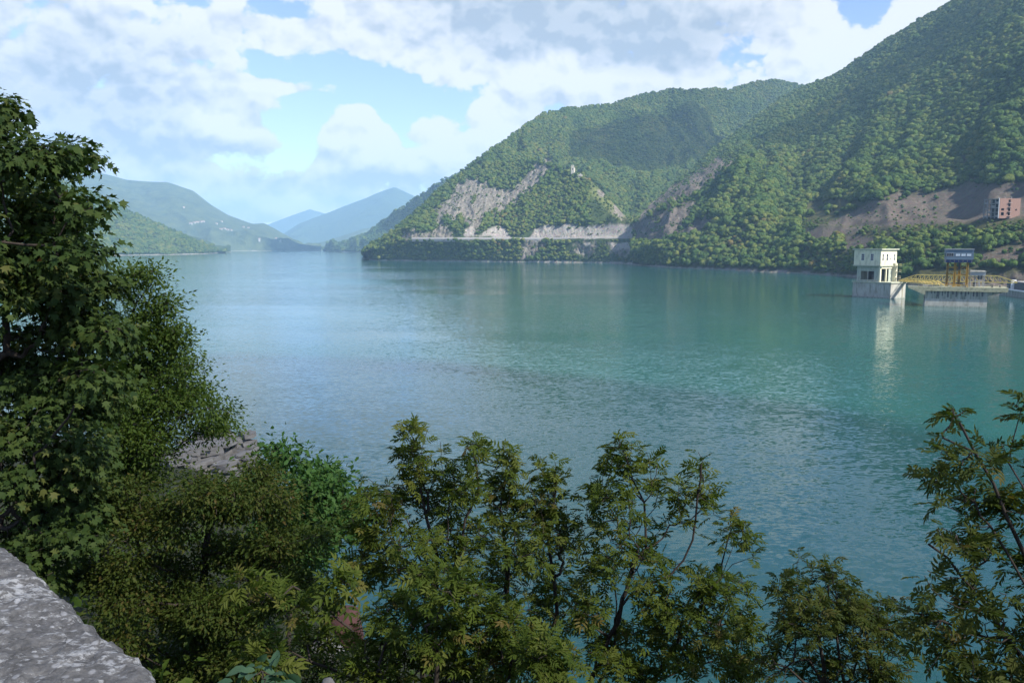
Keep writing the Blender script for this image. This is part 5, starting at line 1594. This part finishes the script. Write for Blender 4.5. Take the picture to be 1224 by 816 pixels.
plant('ash_tree', 'near dark ash leaning in from the right edge with long leaflets', 'tree',
      [stem(1330, 5.6, [(1300, 800, 5.5), (1250, 700, 5.5), (1200, 610, 5.4), (1165, 540, 5.4), (1147, 505, 5.4)]), stem(1300, 5.6, [(1270, 830, 5.5), (1200, 760, 5.5), (1150, 690, 5.4), (1110, 650, 5.4)]),
       stem(1340, 5.8, [(1330, 700, 5.7), (1280, 580, 5.6), (1240, 490, 5.6)])],
      bl([(1146, 492, 22, 10), (1120, 525, 24, 12), (1200, 466, 20, 6), (1224, 480, 14, 12), (1150, 545, 40, 14), (1120, 570, 26, 14), (1205, 545, 26, 20), (1160, 590, 44, 24), (1216, 600, 30, 30), (1130, 640, 26, 16), (1170, 650, 44, 24),
          (1220, 670, 40, 34), (1110, 690, 30, 16), (1160, 710, 50, 26), (1100, 740, 30, 24), (1200, 750, 50, 36), (1130, 780, 50, 30), (1190, 805, 60, 24), (1260, 560, 30, 60), (1270, 720, 40, 80)], 5.4, .35),
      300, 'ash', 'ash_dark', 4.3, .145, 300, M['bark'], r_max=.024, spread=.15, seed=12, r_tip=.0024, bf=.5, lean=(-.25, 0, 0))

# sprays of compound leaves reaching over the hornbeam
plant('ash_sapling', 'pale green ash sapling with ferny leaves hanging over the brown hornbeam', 'bush',
      [stem(450, 7.4, [(446, 800, 7.3), (420, 752, 7.3), (390, 725, 7.3), (350, 700, 7.2)]), stem(440, 7.4, [(420, 810, 7.3), (370, 790, 7.2), (320, 775, 7.2)])],
      bl([(296, 690, 26, 14), (322, 715, 30, 14), (350, 726, 30, 12), (305, 770, 26, 14), (330, 790, 34, 14), (385, 715, 22, 16), (375, 760, 30, 16), (410, 700, 20, 20)], 7.2, .3),
      90, 'ash', 'ash', 4.0, .21, 300, M['bark'], r_max=.025, spread=.14, seed=13, r_tip=.0025, tint=(.1, .7))
plant('small_plant', 'small blue-green broad leaved plant at the bottom edge by the parapet', 'plant',
      [stem(320, 3.0, [(318, 840, 2.95)])], bl([(318, 812, 34, 9)], 2.9, .1), 16, 'broad', 'broad', 2.2, .07, 40, M['bark'], r_max=.008, spread=.06, seed=14, r_tip=.0015)


# ------------------------------------------------------------------ rocks by the shore, undergrowth
def boulder(name, label, cat, c, dims, col, seed, group=None, cuts=6):
    rng = np.random.default_rng(seed)
    bm = bmesh.new(); bmesh.ops.create_icosphere(bm, subdivisions=4, radius=1.0)
    V = np.array([v.co[:] for v in bm.verts]); T = np.array([[v.index for v in f.verts] for f in bm.faces]); bm.free()
    for _ in range(cuts):                              # planes cut faces into the stone
        n = rng.normal(size=3); n /= np.linalg.norm(n); t = rng.uniform(.5, .8)
        e = np.maximum(V @ n - t, 0); V -= e[:, None] * n * .92
    V *= (1 + .05 * fbm(V[:, 0] * 3 + seed, V[:, 1] * 3, V[:, 2] * 3, 4))[:, None]
    o = link(name, tri_mesh(name, V * np.array(dims), T, [col], None, False))
    o.location = c; o.rotation_euler = (0, 0, rng.random() * 6)
    return tag(o, label, cat, group)


M['red_rock'] = mat_plain('red_rock', (0.085, 0.04, 0.037), 0.9, 0.2, 2.0, bumpd=.03)
M['shore_rock'] = mat_plain('shore_rock', (0.14, 0.136, 0.13), 0.9, 0.35, 0.9, dirt=(0.09, 0.085, 0.08), stretch=(.6, .6, 3), bumpd=.15)
M['grey_rock'] = mat_plain('grey_rock', (0.15, 0.147, 0.14), 0.9, 0.3, 1.6, dirt=(0.07, 0.065, 0.06), bumpd=.05)
c = at(416, 752, 24.0)
boulder('boulder', 'dull red boulder showing through the leaves at the bottom left of the clump', 'rock', c, (.75, .7, .75), M['red_rock'], 5, cuts=7)
boulder('boulder', 'pale grey broken boulder just left of the red boulder', 'rock', at(388, 778, 23), (.6, .5, .4), M['grey_rock'], 8)
boulder('boulder', 'small pale stone at the very bottom edge right of the small plant', 'rock', at(393, 817, 5.0), (.05, .045, .04), M['shore_rock'], 9)

def strata(name, label, cat, c, dims, col, seed, group):
    """a ledge of broken, tilted layers"""
    rng = np.random.default_rng(seed); mb = MB(); z = -dims[2] * .7; k = 0
    while z < dims[2] * .5:
        h = dims[2] * rng.uniform(.1, .24); n = 11
        a = np.sort(rng.random(n)) * 6.283; sc = (1.05 - .35 * k / 7) * rng.uniform(.85, 1.1)
        r_ = sc * (1 + .25 * rng.normal(size=n)).clip(.55, 1.35)
        ox, oy = rng.normal(size=2) * .12
        lo = [(dims[0] * (ox + r * math.cos(t)), dims[1] * (oy + r * math.sin(t)), z) for t, r in zip(a, r_)]
        hi = [(x * .97 + rng.normal() * .06, y * .97 + rng.normal() * .06, z + h + .12 * x + rng.normal() * .04) for x, y, _ in lo]
        mb.add(lo + hi, [tuple(range(n - 1, -1, -1)), tuple(range(n, 2 * n))] + [(i, (i + 1) % n, (i + 1) % n + n, i + n) for i in range(n)])
        z += h * .96; k += 1
    o = mb.build(name, col); o.location = c; o.rotation_euler = (0, 0, rng.random() * .8)
    return tag(o, label, cat, group)


# layered grey outcrop at the water's edge, seen through the airy tree
rng = np.random.default_rng(21)
for i, (px, py, D, w, h) in enumerate(((232, 545, 100, 4.6, 2.4), (262, 536, 104, 4.4, 2.6), (285, 528, 106, 3.6, 1.8), (248, 520, 108, 4.2, 2.0), (215, 552, 98, 3.8, 2.0), (290, 545, 101, 2.6, 1.4), (270, 556, 97, 3.0, 1.4))):
    p = at(px, py + 3, D)
    strata('rock_outcrop', ('broad grey shore rock behind the airy tree, nearest the water', 'large layered grey shore rock in the middle of the outcrop', 'grey shore rock at the lake end of the outcrop', 'highest grey rock of the shore outcrop',
                             'leftmost grey rock of the shore outcrop', 'small grey rock at the right foot of the outcrop', 'low grey rock in front of the shore outcrop')[i], 'rock', p, (w * .8, w * .7, h * 1.1), M['shore_rock'], 30 + i, 'grey rocks of the shore outcrop')


def undergrowth():
    rng = np.random.default_rng(9)
    N = 26000
    a = rng.uniform(R(-48), R(42), N); d = 2.2 + 60 * rng.random(N) ** 1.7
    x, y = d * np.sin(a), d * np.cos(a)
    z = near_ground(x, y)
    k = z > .6
    x, y, z = x[k], y[k], z[k]; N = len(x)
    pos = np.stack([x, y, z + rng.random(N) ** 2 * .5], 1)
    rot = orient(UPV + rng.normal(size=(N, 3)) * .6, rng.normal(size=(N, 3)))
    o = link('undergrowth', joined_leaves('undergrowth', LEAF['oak'], pos, rot, rng.uniform(.08, .2, N) * (1 + d[k] / 40), rng.random(N), LM['elm'], 3)); o['kind'] = 'stuff'


undergrowth()
# ------------------------------------------------------------------ haze and the cloud added out of view to shade shore and hills
HAZE_TOP = max(float(d['V'][:, 2].max()) for l in HILLS.values() for d in l) + 25
print('haze top', HAZE_TOP)


def build_air():
    m = bpy.data.materials.new('haze_air'); m.use_nodes = True
    nt = m.node_tree; nt.nodes.clear()
    pv = nt.nodes.new('ShaderNodeVolumePrincipled')
    pv.inputs['Color'].default_value = (0.44, 0.70, 1.0, 1); pv.inputs['Density'].default_value = 0.00008
    pv.inputs['Anisotropy'].default_value = 0.0
    out = nt.nodes.new('ShaderNodeOutputMaterial'); nt.links.new(pv.outputs[0], out.inputs['Volume'])
    o = MB().box(-9100, 9100, -1600, 17600, -10.0, HAZE_TOP).build('haze', m); o['kind'] = 'stuff'


build_air()


def build_shade_cloud(target, dims, turn, seed, thin):
    """a thin cloud added unseen above the haze to dim the sun; target is the middle of the shade it casts"""
    rng = np.random.default_rng(seed)
    t = (HAZE_TOP + 190 - target[2]) / SUN_DIR.z
    c0 = np.array(target, float) + np.array(SUN_DIR) * t
    bm = bmesh.new(); bmesh.ops.create_icosphere(bm, subdivisions=5, radius=1.0)
    V = np.array([v.co[:] for v in bm.verts]); T = np.array([[v.index for v in f.verts] for f in bm.faces]); bm.free()
    C = rng.normal(size=(30, 3)); C /= np.linalg.norm(C, axis=1)[:, None]
    d = np.max(np.clip((V @ C.T - 0.75) / 0.25, 0, 1) ** 0.6, axis=1)
    V = V * (0.8 + 0.25 * d + 0.08 * fbm(V[:, 0] * 4, V[:, 1] * 4, V[:, 2] * 4, 4))[:, None] * np.array(dims)
    V[:, 2] = np.maximum(V[:, 2], -22 + 4 * fbm(V[:, 0] / 40, V[:, 1] / 40))
    a = R(turn); V[:, :2] = V[:, :2] @ np.array([[math.cos(a), math.sin(a)], [-math.sin(a), math.cos(a)]])
    m, nt, b = new_mat('shade_cloud_white'); b.inputs['Base Color'].default_value = (0.92, 0.93, 0.95, 1); b.inputs['Roughness'].default_value = 1.0
    b.inputs['Specular IOR Level'].default_value = 0
    tr = nt.nodes.new('ShaderNodeBsdfTransparent'); ms = nt.nodes.new('ShaderNodeMixShader'); ms.inputs[0].default_value = thin
    nt.links.new(b.outputs[0], ms.inputs[1]); nt.links.new(tr.outputs[0], ms.inputs[2]); nt.links.new(ms.outputs[0], nt.nodes['Material Output'].inputs[0])
    o = link('shade_cloud', tri_mesh('shade_cloud', V + c0, T, [m], None, True)); o['kind'] = 'structure'


build_shade_cloud((4., 64., 20.), (88, 142, 42), 24, 3, 0.7)
build_shade_cloud((420., 2550., 330.), (230, 330, 60), -30, 4, 0.66)  # this and the next are added to lay shadow patches on the hills
build_shade_cloud((900., 1750., 420.), (260, 160, 60), 40, 5, 0.68)
